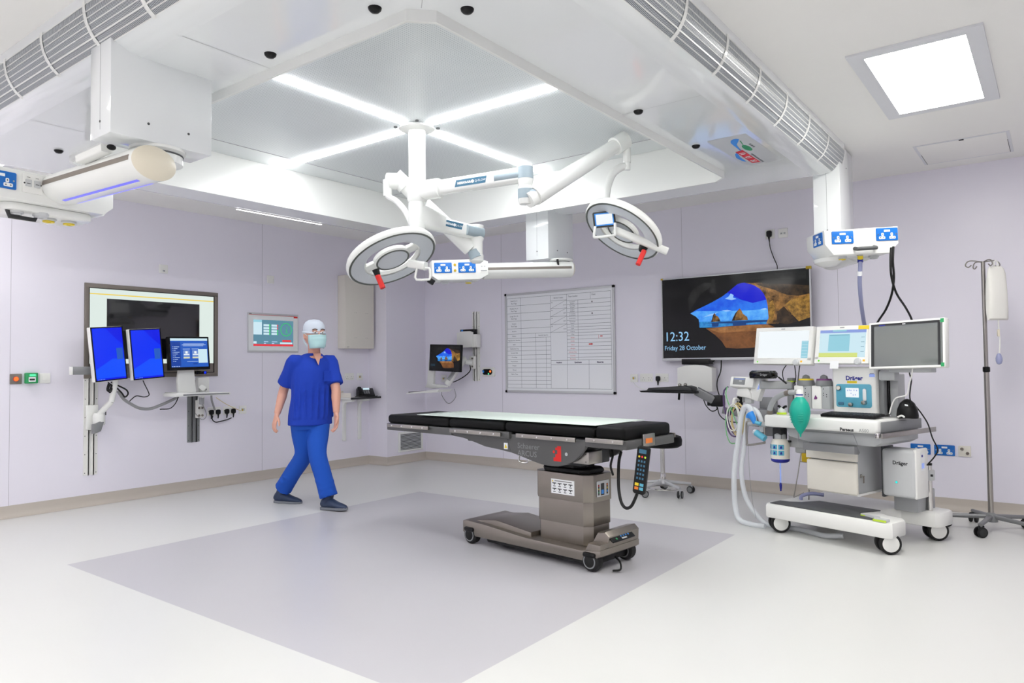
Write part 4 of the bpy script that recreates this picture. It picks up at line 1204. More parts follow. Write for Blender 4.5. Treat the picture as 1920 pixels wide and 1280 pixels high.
# ================================================================ BACK WALL
# workstation: rail, small computer, arm, keyboard tray
t = wallthing('workstation_arm', 'white workstation arm and keyboard tray on a wall rail left of the whiteboard', 'monitor arm', 'B', -5.755, 1.455)
rail(t, 0, -.43, .43, .12, 'white_plastic')
m = MB().use('white_plastic').box(-.06, .02, -.28, -.12, .02, .07, .006).use('bronze_grey')
for y in (-.25, -.15): m.lathe([(.012, .07), (.012, .074), (.001, .074)], (-.01, y, 0), 'z', 12)
m.build('bracket', t)
m = MB().use('white_enamel'); bar(m, (-.02, -.20, .07), (-.075, -.19, .13), .06, .09, .4); bar(m, (-.06, -.15, .13), (-.10, -.185, .17), .07, .09, .45); bar(m, (-.085, -.17, .155), (-.25, -.47, .27), .07, .085, .4)
m.build('arm', t)
m = MB().use('light_grey'); bar(m, (-.115, -.235, .20), (-.215, -.415, .28), .05, .035, .3); m.build('arm_cover', t)
m = MB().use('white_enamel').prism([(-.44, -.52), (-.20, -.50), (-.20, -.48), (-.42, -.46), (-.40, -.20), (-.33, -.10), (-.47, -.10), (-.50, -.20), (-.53, -.46), (-.56, -.50)], .30, .34, .008); m.build('monitor_column', t)
m = MB().use('white_enamel').prism([(-.74, -.585), (-.20, -.555), (-.17, -.52), (-.25, -.525), (-.72, -.568)], .26, .50, .005); m.build('keyboard_tray', t)
MB().use('charcoal').prism([(-.70, -.566), (-.32, -.545), (-.32, -.532), (-.70, -.556)], .28, .49, .003).build('keyboard', t)
MB().use('black_rubber').tube([(-.06, -.22, .06), (-.02, -.30, .10), (-.10, -.38, .14), (-.22, -.44, .2), (-.26, -.40, .24)], .006, 8, 6).build('arm_cable', t)
MB().use('mid_grey').tube([(-.30, -.53, .30), (-.32, -.60, .29), (-.22, -.70, .28), (-.11, -.62, .27), (-.14, -.52, .26)], .0035, 8, 6).build('tray_cable', t)
def cave(m, x0, x1, y0, y1, z, s=1.0):
    """a cave mouth opening on to a beach with two sea stacks"""
    W_, H_ = x1 - x0, y1 - y0
    P = lambda pts: [(x0 + W_ * a, y0 + H_ * b) for a, b in pts]
    m.use('cave').rect(x0, x1, y0, y1, z)
    m.use('sky_mid').face(P([(.207, .555), (.25, .595), (.313, .64), (.36, .675), (.404, .712), (.44, .745), (.473, .785), (.51, .835), (.542, .876), (.565, .886), (.588, .888), (.62, .870), (.656, .845), (.69, .80), (.714, .742), (.73, .67), (.737, .605), (.742, .453), (.725, .387), (.273, .376), (.267, .479)]), z + .0003)
    m.use('sky_top').face(P([(.473, .785), (.51, .835), (.542, .876), (.565, .886), (.588, .888), (.62, .870), (.656, .845), (.69, .80), (.714, .742), (.73, .67), (.64, .64), (.56, .69)]), z + .0005)
    m.use('sky_low').face(P([(.207, .555), (.25, .58), (.36, .57), (.50, .56), (.62, .555), (.738, .56), (.742, .43), (.27, .43), (.267, .479)]), z + .0004)
    m.use('cloud').face(P([(.455, .71), (.48, .735), (.495, .77), (.515, .75), (.51, .72), (.535, .70), (.50, .69)]), z + .0007).face(P([(.30, .50), (.345, .53), (.41, .555), (.37, .52)]), z + .0007).face(P([(.69, .56), (.72, .575), (.735, .56), (.72, .548)]), z + .0007).face(P([(.43, .57), (.47, .575), (.50, .56), (.46, .555)]), z + .0007)
    m.use('sea').face(P([(.272, .372), (.27, .445), (.742, .437), (.735, .36)]), z + .0008)
    m.use('sea_dark').face(P([(.30, .425), (.50, .435), (.742, .43), (.742, .41), (.55, .405)]), z + .0009)
    m.use('sand').face(P([(.318, .36), (.45, .375), (.60, .385), (.742, .38), (.80, .32), (.82, .14), (.62, .11), (.46, .10), (.43, .19), (.37, .29)]), z + .0010)
    m.use('sand_lit').face(P([(.33, .352), (.45, .368), (.60, .378), (.742, .374), (.78, .30), (.60, .31), (.42, .30)]), z + .0011)
    for pts in ([(.353, .437), (.362, .47), (.37, .52), (.381, .547), (.39, .515), (.405, .50), (.415, .47), (.421, .437)], [(.498, .44), (.512, .49), (.524, .53), (.54, .56), (.553, .585), (.565, .56), (.574, .52), (.59, .495), (.602, .48), (.608, .44)]):
        m.use('rock').face(P(pts), z + .0012)
        m.use('rock_dark').face(P([pts[0], pts[1], pts[2], pts[3], ((pts[0][0] + pts[3][0]) / 2, .46), (pts[0][0] + .02, pts[0][1])]), z + .0014)
        m.use('sea_dark').face(P([(pts[0][0] + .005, .43), (pts[-1][0] - .01, .43), (pts[-1][0] - .015, .378), (pts[0][0] + .01, .376)]), z + .0011)
    m.use('rock').face(P([(.60, .885), (.656, .845), (.69, .80), (.714, .742), (.73, .67), (.737, .605), (.742, .453), (.725, .387), (.80, .38), (.86, .46), (.92, .50), (1.0, .47), (1.0, .72), (.92, .70), (.86, .735), (.78, .80), (.70, .87)]), z + .0013)
    m.use('rock_lit').face(P([(.85, .60), (.89, .66), (.95, .67), (1.0, .70), (1.0, .44), (.93, .40), (.89, .48)]), z + .0015).face(P([(.745, .63), (.77, .66), (.785, .56), (.77, .44), (.745, .40)]), z + .0015)
    m.use('rock_dark').face(P([(.79, .40), (.80, .52), (.84, .58), (.885, .48), (.92, .40), (.86, .37)]), z + .0016).face(P([(.66, .87), (.70, .83), (.78, .78), (.86, .71), (.93, .69), (1.0, .71), (1.0, .80), (.84, .84)]), z + .0016)
    m.use('cave_soft').face(P([(.20, .58), (.19, .74), (.23, .86), (.31, .93), (.40, .91), (.34, .85), (.28, .78), (.24, .68)]), z + .0004).face(P([(.35, .80), (.365, .96), (.385, .96), (.395, .78)]), z + .0004).face(P([(.62, .93), (.75, .97), (.98, .97), (.98, .88), (.80, .90)]), z + .0004)
    m.use('cave').face(P([(.0, .62), (.207, .555), (.25, .51), (.268, .46), (.273, .37), (.33, .345), (.38, .28), (.425, .20), (.445, .12), (.55, .10), (.80, .13), (.80, .0), (0, 0)]), z + .0017)
def small_cave(m, x0, x1, y0, y1, z):
    cave(m, x0, x1, y0, y1, z)
    m.use('scr_teal_deep').text('12:32', (x1 - x0) * .07, x0 + (x1 - x0) * .03, y0 + (y1 - y0) * .17, z + .002)
flat_monitor('monitor', 'small black monitor with a beach picture on the back wall workstation', 'monitor', (XB - .405, 5.915, 1.312), BACK - .05, .53, .325, tilt((0, 0, 0), rx=-.03, rz=-.04), 'black_plastic', 'black_plastic', None, small_cave, depth=.035, bez=.009)
t = wallthing('mini_computer', 'small white computer box held on the wall rail above the small black monitor', 'computer', 'B', -5.82, 1.54)
MB().use('white_plastic').prism([(-.15, -.10), (.105, -.10), (.105, .085), (.06, .10), (-.08, .10), (-.15, .085)], .10, .125, .006).box(.095, .155, -.10, .06, .02, .105, .004).build('holder', t)
MB().use('black_plastic').box(-.12, .11, -.08, .125, .03, .095, .004).use('sky_blue').box(-.10, -.07, .10, .12, .0955, .0965).build('computer', t)
t = wallthing('scanner_cradle', 'white wall plate with black three-lobed control, blue and orange lit, left of the whiteboard', 'control', 'B', -5.557, 1.137)
MB().use('white_plastic').rrect(-.10, .10, -.055, .055, .012, .0005, .022, .004).build('plate', t)
m = MB().use('black_plastic').prism([(-.075, -.012), (-.05, -.035), (.05, -.035), (.07, -.012), (.07, .02), (.04, .035), (-.045, .035), (-.075, .02)], .0225, .045, .005)
m.build('body', t)
m = MB().use('sky_blue').face(disc(-.058, .004, .018, 16), .0455).use('glow_orange').face(disc(.055, .006, .015, 16), .0455).use('glow_green').face(disc(.028, -.024, .010, 12), .0456).use('paper').face(disc(-.07, -.004, .009, 12), .0457)
m.build('indicator', t)
plate('data_socket', 'small white socket behind the white monitor column on the back wall', 'socket', 'B', -6.30, 1.055, 'data')

# whiteboard with printed grid
w, h = 1.492, 1.176
t = wallthing('whiteboard', 'large aluminium-framed whiteboard printed with a theatre count grid', 'whiteboard', 'B', -4.543, 1.481)
MB().use('board_white').rect(-w / 2 + .02, w / 2 - .02, -h / 2 + .02, h / 2 - .02, .012).build('board', t)
m = MB().use('aluminium')
for x0, x1, y0, y1 in ((-w / 2 + .02, w / 2 - .02, h / 2 - .026, h / 2), (-w / 2 + .02, w / 2 - .02, -h / 2, -h / 2 + .026), (-w / 2, -w / 2 + .026, -h / 2 + .02, h / 2 - .02), (w / 2 - .026, w / 2, -h / 2 + .02, h / 2 - .02)): m.box(x0, x1, y0, y1, .0005, .02, .004)
m.build('frame', t)
for sx_ in (-1, 1):
    for sy_ in (-1, 1):
        MB().use('black_plastic').rrect(*(sorted((sx_ * (w / 2 + .003), sx_ * (w / 2 - .026))) + sorted((sy_ * (h / 2 + .003), sy_ * (h / 2 - .026)))), .008, .0005, .0225, .002, 3).build('corner_cap', t)
# grid lines and words; gx, gy run 0..1 over the printed field
gx0, gx1, gy0, gy1 = -.715, .700, -.535, .530
GX = lambda a: gx0 + (gx1 - gx0) * a
GY = lambda b: gy1 - (gy1 - gy0) * b
m = MB().use('ink')
LW_ = .0026
def hl(a, b, y): m.line(GX(a), GY(y), GX(b), GY(y), LW_, .0126)
def vl(x, a, b): m.line(GX(x), GY(a), GX(x), GY(b), LW_, .0126)
c1, c2, c3, c4, c5, c6, c7 = .145, .294, .398, .443, .600, .705, .800
for a, b, y in ((0, 1, 0), (0, 1, 1)): hl(a, b, y)
for x, a, b in ((0, 0, 1), (1, 0, 1), (c1, 0, 1), (c4, 0, 1), (c5, 0, 1)): vl(x, a, b)
rowsL = [.085, .17, .255, .34, .40, .447, .494, .541, .588, .635, .682, .729, .776, .823, .87, .917, .958]
for y in rowsL[:4]: hl(0, c4, y)
for y in rowsL[4:]: hl(0, c4 if y != .447 else c2, y)
hl(c2, c4, .447); vl(c2, .40, 1); vl(c3, .447, 1)
hl(c4, c5, .06)
for k in range(4):
    y0_ = .06 + .085 * k
    hl(c4, c5, y0_ + .085); m.line(GX(c4), GY(y0_ + .085), GX(c5), GY(y0_), LW_ * .8, .0126)
hl(c5, 1, .07); vl(c7 + .02, 0, .07)
rowsR = [.07 + .0395 * k for k in range(1, 18)]
vl(c6, .07, .70)
for y in (.112, .154, .196, .238, .28, .322, .352, .382, .412, .442, .48, .518, .556, .594, .632, .67, .70): hl(c5, 1, y)
hl(c4, 1, .70); hl(c4, 1, .745); vl(c7, .70, 1)
m.build('printed_lines', t)
m = MB().use('ink')
def word(s, x, y, sz=.020, col='ink', al='CENTER', bold=.0): m.use(col).text(s, sz, GX(x), GY(y), .0128, al, bold)
for k, (a, b) in enumerate((('Small 5 x 4', 'Red Tags'), ('Medium 9 x 9', 'Red Tags'), ('Large 10 x 12', 'Red Tags'), ('Cotton', 'Red Tags'))):
    word(a, c1 / 2, .038 + .085 * k, .022); word(b, c1 / 2, .066 + .085 * k, .022)
for s, y in (('Actions', .376), ('Blades', .43), ('Hypodermic Needles', .477), ('Bulk', .524), ('Diathermy Tip', .571), ('Scratch Pad', .618), ('Cartridge', .665), ('Pen & Ruler', .712), ('Penjars', .759), ('Sloops', .806), ('Nylon Tape', .853)): word(s, c1 / 2, y, .021)
word('IN/OUT Swabs', (c4 + c5) / 2, .038, .021); word('Specialty Specific', (c2 + c4) / 2, .43, .020)
word('Team Leader:', c5 + .012, .034, .024, al='LEFT'); word('Date:', c7 + .03, .03, .024, al='LEFT')
for k in range(4):
    word('IN', c4 + .008, .085 + .085 * k, .018, al='LEFT'); word('OUT', c5 - .006, .118 + .085 * k, .018, al='RIGHT')
cr = (c5 + c6) / 2
for s, y in (('Consultant', .09), ('Surgeon', .108), ('Operating', .132), ('Surgeon', .15), ('Surgical', .174), ('Assistant', .192), ('Consultant', .216), ('Anaesthetist', .234), ('Anaesthetist', .264), ('Anaesthetic', .298), ('Support', .315), ('Scrub', .343), ('ODP', .373), ('Students', .403), ('X-Ray', .433)): word(s, cr, y, .017)
for s, y in (('Patient', .468), ('D.O.B.', .506), ('Ward', .544), ('Allergies', .582), ('Infection Risks', .620), ('Laterality', .658), ('Procedure', .692)): word(s, cr, y, .018, 'ink_red')
for s, x in (('Implants', (c4 + c5) / 2), ('Specimens', (c5 + c7) / 2), ('Messages', (c7 + 1) / 2)): word(s, x, .73, .022, 'ink_navy', bold=.0008)
m.use('ink_red').line(GX(c6 + .185), GY(.443), GX(c6 + .185), GY(.479), .003, .0128); word('BMI', c6 + .197, .463, .020, 'ink_red', 'LEFT', .0006)
m.use('red').rect(GX(.80), GX(.825), GY(.542), GY(.530), .0128).face([(GX(.825), GY(.548)), (GX(.838), GY(.536)), (GX(.825), GY(.524))], .0128)
m.use('black_plastic').rect(GX(.83), GX(.838), GY(.105), GY(.09), .013).rect(GX(.83), GX(.838), GY(.226), GY(.21), .013)
m.build('printed_words', t)

# television
w, h = 1.455, .832
t = wallthing('wall_television', 'large wall television showing 12:32 over a cave and beach picture', 'television', 'B', -2.482, 1.659)
MB().use('black_plastic').box(-.30, .30, -.2, .2, .0005, .05, .004).build('wall_bracket', t)
MB().use('charcoal').box(-w / 2 + .004, w / 2 - .004, -h / 2 + .004, h / 2 - .004, .05, .088, .004).build('back_case', t)
m = MB().use('aluminium')
for x0, x1, y0, y1 in ((-w / 2, w / 2, h / 2 - .012, h / 2), (-w / 2, w / 2, -h / 2, -h / 2 + .026), (-w / 2, -w / 2 + .010, -h / 2 + .02, h / 2 - .01), (w / 2 - .012, w / 2, -h / 2 + .02, h / 2 - .01)): m.box(x0, x1, y0, y1, .07, .098, .002)
m.build('frame', t)
m = MB()
cave(m, -w / 2 + .010, w / 2 - .012, -h / 2 + .026, h / 2 - .012, .0905)
m.use('pale_text').text('12:32', .132, -w / 2 + .025, -.218, .0935, sx=.92).text('Friday 28 October', .066, -w / 2 + .025, -.31, .0935, sx=.88)
m.build('screen', t)
m = MB().use('mustard').box(-w / 2 - .003, -w / 2 + .02, h / 2 - .012, h / 2 + .004, .069, .0995, .001).box(w / 2 - .04, w / 2 + .004, h / 2 - .022, h / 2 + .004, .069, .0995, .001)
m.build('corner_tape', t)
t = plate('wall_socket', 'white socket above the television holding a black plug', 'socket', 'B', -2.133, 2.422)
MB().use('black_plastic').rrect(-.026, .022, -.030, .030, .016, .0105, .042, .008).tube([(-.004, -.02, .028), (-.003, -.05, .028), (-.001, -.075, .024)], [.012, .007, .0045], 10).build('plug', t)
plate('wall_plate', 'white fused plate right of the black plug above the television', 'wall plate', 'B', -2.013, 2.418, 'fused')
cable('power_cable', 'thin black cable from the plug down to the top of the television', [(XB - .03, 2.135, 2.36), (XB - .025, 2.125, 2.28), (XB - .03, 2.095, 2.19), (XB - .04, 2.065, 2.12), (XB - .05, 2.060, 2.075)], .0042, 'black_rubber')
# sockets left of the tray
t = plate('data_socket', 'small white socket at the left end of the row under the television', 'socket', 'B', -3.58, 1.066, 'data')
uk_wall_socket('white double socket with nothing plugged in, middle of the row under the television', 'B', -3.438, 1.07, None)
uk_wall_socket('white double socket with one black plug, right end of the row under the television', 'B', -3.262, 1.07, None, (-.037,))
cable('data_lead', 'thin white lead from the small socket to the black keyboard tray', [(XB - .02, 3.585, 1.03), (XB - .08, 3.52, .99), (XB - .2, 3.40, .965), (XB - .3, 3.28, .962)], .0028, 'white_cable')
# keyboard tray on a wall arm under the television
t = wallthing('keyboard_tray', 'black keyboard tray on a grey wall arm under the television', 'keyboard tray', 'B', -2.80, .95)
m = MB().use('black_plastic').prism([(-.43, .008), (-.41, -.008), (.13, -.012), (.13, .010)], .36, .58, .003); m.build('tray', t)
m = MB().use('charcoal').prism([(-.36, .012), (-.34, .035), (.03, .058), (.08, .045), (.10, .012)], .40, .56, .004); m.build('keyboard', t)
m = MB().use('steel').ball((-.045, .062, .50), .017, 14).ball((.01, .066, .50), .017, 14); m.build('trackball', t)
m = MB().use('dull_aluminium'); bar(m, (.10, .01, .46), (.26, -.085, .40), .08, .05, .25); bar(m, (.30, -.17, .34), (.62, -.24, .22), .06, .05, .25); m.build('arm', t)
m = MB().use('black_plastic').box(.22, .33, -.135, -.03, .33, .43, .012).box(.18, .22, -.13, -.09, .36, .41, .008); m.build('arm_joint', t)
m = MB().use('dull_aluminium').box(.56, .68, -.32, -.16, .02, .24, .006).box(.54, .70, -.42, -.06, .0005, .02, .003); m.build('wall_bracket', t)
m = MB().use('black_plastic'); bar(m, (-.06, -.01, .48), (-.075, -.075, .46), .02, .016, .3); m.build('tilt_lever', t)
MB().use('black_rubber').tube([(.14, -.06, .40), (.16, -.13, .38), (.21, -.18, .37), (.26, -.16, .37), (.25, -.11, .38)], .005, 8, 5).tube([(.26, -.14, .36), (.28, -.22, .35), (.35, -.27, .33), (.50, -.29, .28)], .005, 8, 5).build('arm_cable', t)
t = wallthing('cable_box', 'white curved cable cover with a black device on top, behind the black keyboard tray', 'computer', 'B', -2.845, 1.06)
m = MB().use('white_plastic').prism([(-.18, -.12), (.18, -.12), (.18, .11), (.10, .135), (0, .143), (-.10, .135), (-.18, .11)], .04, .16, .008); m.build('cover', t)
m = MB().use('black_plastic').box(-.135, .145, .145, .20, .03, .15, .006); m.build('device', t)
m = MB().use('black_plastic'); bar(m, (.16, .17, .08), (.26, .275, .08), .016, .014, .3); m.build('aerial', t)
cable('power_cable', 'black cable hanging behind the keyboard tray below the television', [(XB - .08, 2.60, 1.25), (XB - .075, 2.61, 1.14), (XB - .08, 2.64, 1.06), (XB - .09, 2.645, 1.0), (XB - .07, 2.64, .93), (XB - .06, 2.62, .86)], .0055, 'black_rubber')
# low blue sockets at the right
def low_socket(label, x):
    t = wallthing('wall_socket', label, 'socket', 'B', x, .484, 'low blue sockets')
    m = MB(); uk_socket(m, 0, 0, .0005); m.build('socket_plate', t); return t
low_socket('blue double socket low on the back wall, partly hidden by the anaesthetic machine', -.940)
low_socket('blue double socket low on the back wall left of the cream plate', -.768)
t = wallthing('bonding_plate', 'cream plate with two round brass studs low on the back wall', 'wall plate', 'B', -.628, .485)
MB().use('warm_white').rrect(-.043, .043, -.043, .043, .004, .0005, .010, .0025, 3).build('plate', t)
for x, y in ((-.018, .018), (.02, -.016)): MB().use('bronze_grey').lathe([(.012, .010), (.012, .016), (.008, .022), (.003, .022), (.001, .019)], (x, y, 0), 'z', 16).build('stud', t)

# ================================================================ OPERATING TABLE
TA = math.radians(-96)
TO = (3.9, 2.55, 0)
t = thing('operating_table', 'operating table with black mattress on a stainless steel column and wheeled base', 'operating table', TO, TA)
BC = .07                                   # column centre along the table
m = MB().use('brushed_steel').prism([(-.75, .075), (-.70, .055), (.30, .055), (.40, .085), (.425, .10), (.425, .135), (.28, .118), (-.16, .122), (-.50, .150), (-.72, .160), (-.75, .150)], -.205, .205, .012)
m.prism([(-.73, .150), (-.46, .185), (-.15, .150), (-.15, .10), (-.73, .10)], -.165, .165, .01)
m.build('base', t)
m = MB().use('brushed_steel').prism([(.29, .11), (.42, .11), (.425, .20), (.395, .225), (.34, .215), (.30, .15)], -.205, .12, .012).prism([(.30, .11), (.42, .11), (.42, .165), (.33, .165)], .10, .20, .012)
m.build('base_console', t)
S = Matrix.Translation((.423, .150, .03)) @ Matrix.Rotation(PI / 2, 4, 'Y') @ Matrix.Rotation(-.35, 4, 'X')
S = Matrix.Translation((.408, .172, -.02)) @ Matrix.Rotation(PI / 2, 4, 'Y') @ Matrix.Rotation(-.9, 4, 'X')
m = MB(S).use('black_plastic').rrect(-.13, .10, -.035, .035, .006, .018, .026, .002)
for k in range(4):
    m.use('sky_blue').rect(-.03 + k * .025, -.018 + k * .025, .008, .018, .0265).rect(-.03 + k * .025, -.018 + k * .025, -.012, -.002, .0265)
m.use('red').rect(-.115, -.10, .0, .012, .0265).use('yellow').rect(-.088, -.074, .006, .018, .0265).use('green').rect(-.085, -.07, -.022, -.01, .0265).use('pale_grey').rect(-.03, .02, -.028, -.018, .0265)
m.build('foot_keypad', t)
m = MB().use('black_rubber').prism([(-.52, .035), (.36, .035), (.38, .10), (-.56, .10)], -.19, .19, .006); m.build('underframe', t)
for x in (-.68, .345):
    for z in (-.17, .175):
        m = MB().use('black_rubber').lathe([(.001, -.035), (.045, -.034), (.060, -.022), (.062, 0), (.060, .022), (.045, .034), (.001, .035)], (x, .062, z), 'z', 24)
        m.use('mid_grey').lathe([(.044, .0345), (.040, .036), (.038, .036), (.036, .0348)], (x, .062, z), 'z', 24, cap=False)
        m.use('black_plastic').box(x - .045, x + .045, .085, .115, z - .045, z + .045, .012)
        m.build('castor', t)
def oct2(hx, hz, c): return [(-hx + c, -hz), (hx - c, -hz), (hx, -hz + c), (hx, hz - c), (hx - c, hz), (-hx + c, hz), (-hx, hz - c), (-hx, -hz + c)]
RX = Matrix.Rotation(-PI / 2, 4, 'X')      # prism heights become up
m = MB(Matrix.Translation((BC, 0, 0)) @ RX).use('brushed_steel').prism(oct2(.215, .125, .045), .12, .24, .003).prism(oct2(.220, .130, .045), .235, .385, .003).prism(oct2(.226, .136, .045), .38, .545, .003)
m.build('column', t)
m = MB(Matrix.Translation((BC, 0, 0)) @ RX).use('black_rubber').prism(oct2(.19, .12, .05), .545, .575, .014).prism(oct2(.13, .10, .05), .57, .64, .01)
m.build('bellows', t)
LZ = .1366
m = MB().use('paper').rect(.0, .185, .415, .505, LZ)
m.use('dark_grey')
for r_ in range(2):
    for c_ in range(4):
        a = .010 + c_ * .043; b = .468 - r_ * .034
        m.rect(a, a + .032, b + .008, b + .014, LZ + .0004).rect(a + .011, a + .020, b, b + .008, LZ + .0004).rect(a + .006, a + .026, b - .010, b - .005, LZ + .0004)
m.use('yellow').face([(.006, .487), (.020, .487), (.013, .500)], LZ + .0004)
m.use('ink_faint').rect(.028, .165, .491, .496, LZ + .0004)
m.build('instruction_label', t)
S = Matrix.Translation((BC + .227, .455, .0)) @ Matrix.Rotation(PI / 2, 4, 'Y')
m = MB(S).use('pale_grey').rrect(-.062, .062, -.045, .05, .004, .0, .004, .001, 3)
m.use('charcoal').rect(-.052, -.038, -.035, .03, .0045).rect(-.024, .012, -.038, .035, .0045).rect(.034, .05, -.035, .03, .0045)
for k in range(3): m.use(('red', 'yellow', 'green')[k]).rect(-.049, -.041, .018 - k * .02, .026 - k * .02, .005).use(('orange', 'mustard', 'sky_blue')[k]).rect(.037, .047, .016 - k * .02, .028 - k * .02, .005)
m.use('sky_blue').rect(-.018, .006, -.03, -.005, .005)
m.build('override_keypad', t)
belly = [(-.86, .735), (-.70, .722), (-.60, .702), (-.49, .678), (-.36, .668), (-.247, .655), (-.16, .637), (-.064, .615), (.0, .603), (.06, .598), (.13, .600), (.20, .615), (.26, .64), (.31, .68), (.345, .725), (.36, .775), (-.30, .775), (-.335, .788), (-.365, .775), (-.86, .775)]
m = MB().use('painted_steel_grey').prism(belly, .205, .235, .006)
m.use('mid_grey').text('Schaerer', .050, -.195, .690, .2352, sx=1.05).text('ARCUS', .050, -.195, .643, .2352, sx=1.05)
m.use('charcoal').line(-.285, .755, -.255, .665, .003, .2352)
m.use('red').face([(.12, .715), (.12, .700), (.135, .700), (.135, .675), (.12, .675), (.12, .655), (.105, .655), (.105, .632), (.165, .632), (.165, .725), (.135, .725), (.135, .715)], .2353).face(disc(.108, .688, .009, 12), .2353)
m.use('light_grey').face(disc(.205, .68, .011, 14), .2352).use('paper').rect(-.315, -.28, .675, .715, .2352).use('yellow').face([(-.311, .682), (-.284, .682), (-.2975, .709)], .2354)
m.build('side_plate', t)
m = MB().use('painted_steel_grey').prism(belly, -.235, -.205, .006); m.build('side_plate', t)
m = MB().use('charcoal').box(-.70, .30, .70, .78, -.20, .20, .01).box(-.05, .25, .60, .72, -.15, .15, .01); m.build('drive_unit', t)
m = MB().use('steel').box(.215, .345, .625, .70, .06, .20, .006).use('charcoal')
for x in (.235, .325):
    for y in (.64, .685): m.face(disc(x, y, .004, 8), .2005)
m.build('tilt_block', t)
for x0, x1, y0, y1 in ((-1.535, -.80, .735, .787), (-.80, -.25, .745, .79), (.36, .652, .737, .787)): MB().use('painted_steel_grey').box(x0, x1, y0, y1, -.255, .255, .006).build('top_frame', t)
for z in (.277, -.277):
    for x0, x1, y in ((-1.50, -1.02, .775), (-.79, -.30, .772), (-.165, .31, .775), (.385, .645, .782)):
        m = MB().use('steel').box(x0, x1, y - .013, y + .013, z - .006, z + .006, .002)
        n = 4 if x1 - x0 > .3 else 2
        for k in range(n):
            x = x0 + (x1 - x0) * (k + .5) / n
            zz = z + (.006 if z > 0 else -.006)
            m.use('chrome').lathe([(.007, 0), (.006, .003 if z > 0 else -.003), (.001, .003 if z > 0 else -.003)], (x, y, zz), 'z', 10)
            m.use('steel').cyl((x, y, z), (x, y, z - (.03 if z > 0 else -.03)), .006, n=8)
        m.build('side_rail', t)
for x0, x1, yb in ((-1.53, -.835, .787), (-.835, -.295, .79), (-.295, .43, .79), (.43, .635, .784)):
    m = MB().use('black_vinyl').box(x0 + .001, x1 - .001, yb, .853 if x1 < .5 else .862, -.25, .255, .024, 4)
    m.build('mattress_pad', t)
m = MB().use('chrome').tube([(-.20, .655, .2), (-.215, .61, .2), (-.19, .595, .2), (-.14, .60, .2), (-.13, .63, .2)], .005, 8, 4); m.build('release_lever', t)
m = MB().use('steel').box(.71, .725, .75, .80, -.10, .18, .003).use('orange').rect(.7255, .726, .76, .79, 0) if False else MB().use('steel').box(.651, .664, .745, .815, -.02, .10, .003).use('orange').box(.6635, .6655, .762, .79, .01, .08)
m.build('end_clamp', t)
m = MB().use('black_rubber').tube([(.40, .06, .02), (.46, .05, .06), (.49, .02, .10), (.45, .01, .12)], .006, 8, 5).tube([(.36, .70, -.02), (.37, .66, -.01), (.36, .60, .0), (.355, .54, -.03)], .007, 8, 4); m.build('table_cable', t)
# patient transfer sheet lying on the mattress
m = MB(Matrix.Translation(TO) @ Matrix.Rotation(TA, 4, 'Z') @ Matrix(((1, 0, 0, 0), (0, 0, -1, 0), (0, 1, 0, 0), (0, 0, 0, 1))))
m.use('sheet_glass').box(-1.18, .435, .8625, .8665, -.262, .250, .0015)
m.use('dark_grey')
for k in range(9):
    z = -.23 + k * .05
    m.add([(-1.13 + q * .035, .8668, z + w_ * .02) for q in (0, 1) for w_ in ((0, 1) if q == 0 else (1, 0))], [(0, 1, 2, 3)])
tag(m.build('transfer_board', None, 'W', None, tuple(Vector(TO) + Vector((0, 0, .862)))), 'thin pale green-white board lying on the black mattress', 'board')
# hand control hanging at the right-hand end, with its curly lead
hx, hy = .70, .625
tw = Matrix.Translation(TO) @ Matrix.Rotation(TA, 4, 'Z') @ Vector((hx, -.15, .50))
t = thing('hand_control', 'black hand control with coloured keys hanging from the right end of the table', 'remote control', tuple(tw), TA)
S = tilt((0, .125, .03), rz=-.14, ry=.15)
MB(S).use('black_plastic').rrect(-.037, .037, -.135, .135, .016, -.014, .014, .006).build('case', t)
m = MB(S).use('scr_teal_deep').rect(-.022, .022, .095, .118, .0146)
for k, c in enumerate(('yellow', 'red', 'lime')): m.use(c).face(disc(-.018 + .018 * k, .076, .006, 12), .0146)
for r_ in range(5):
    for c_ in range(3): m.use('label_blue').rect(-.022 + c_ * .017, -.012 + c_ * .017, .045 - r_ * .024, .057 - r_ * .024, .0146)
for r_, (a, b) in enumerate((('yellow', 'panel_blue'), ('orange', 'panel_blue'))): m.use(a).rect(-.026, -.003, -.088 - r_ * .022, -.072 - r_ * .022, .0147).use(b).rect(.003, .026, -.088 - r_ * .022, -.072 - r_ * .022, .0147)
m.build('keypad', t)
MB().use('black_rubber').tube([(-.03, .0, .03), (-.045, -.035, .03), (-.075, -.085, .03), (-.115, -.10, .025), (-.155, -.075, .01), (-.185, -.01, -.01), (-.20, .07, -.03), (-.215, .15, -.06), (-.22, .20, -.09)], .009, 10, 5).build('curly_lead', t)

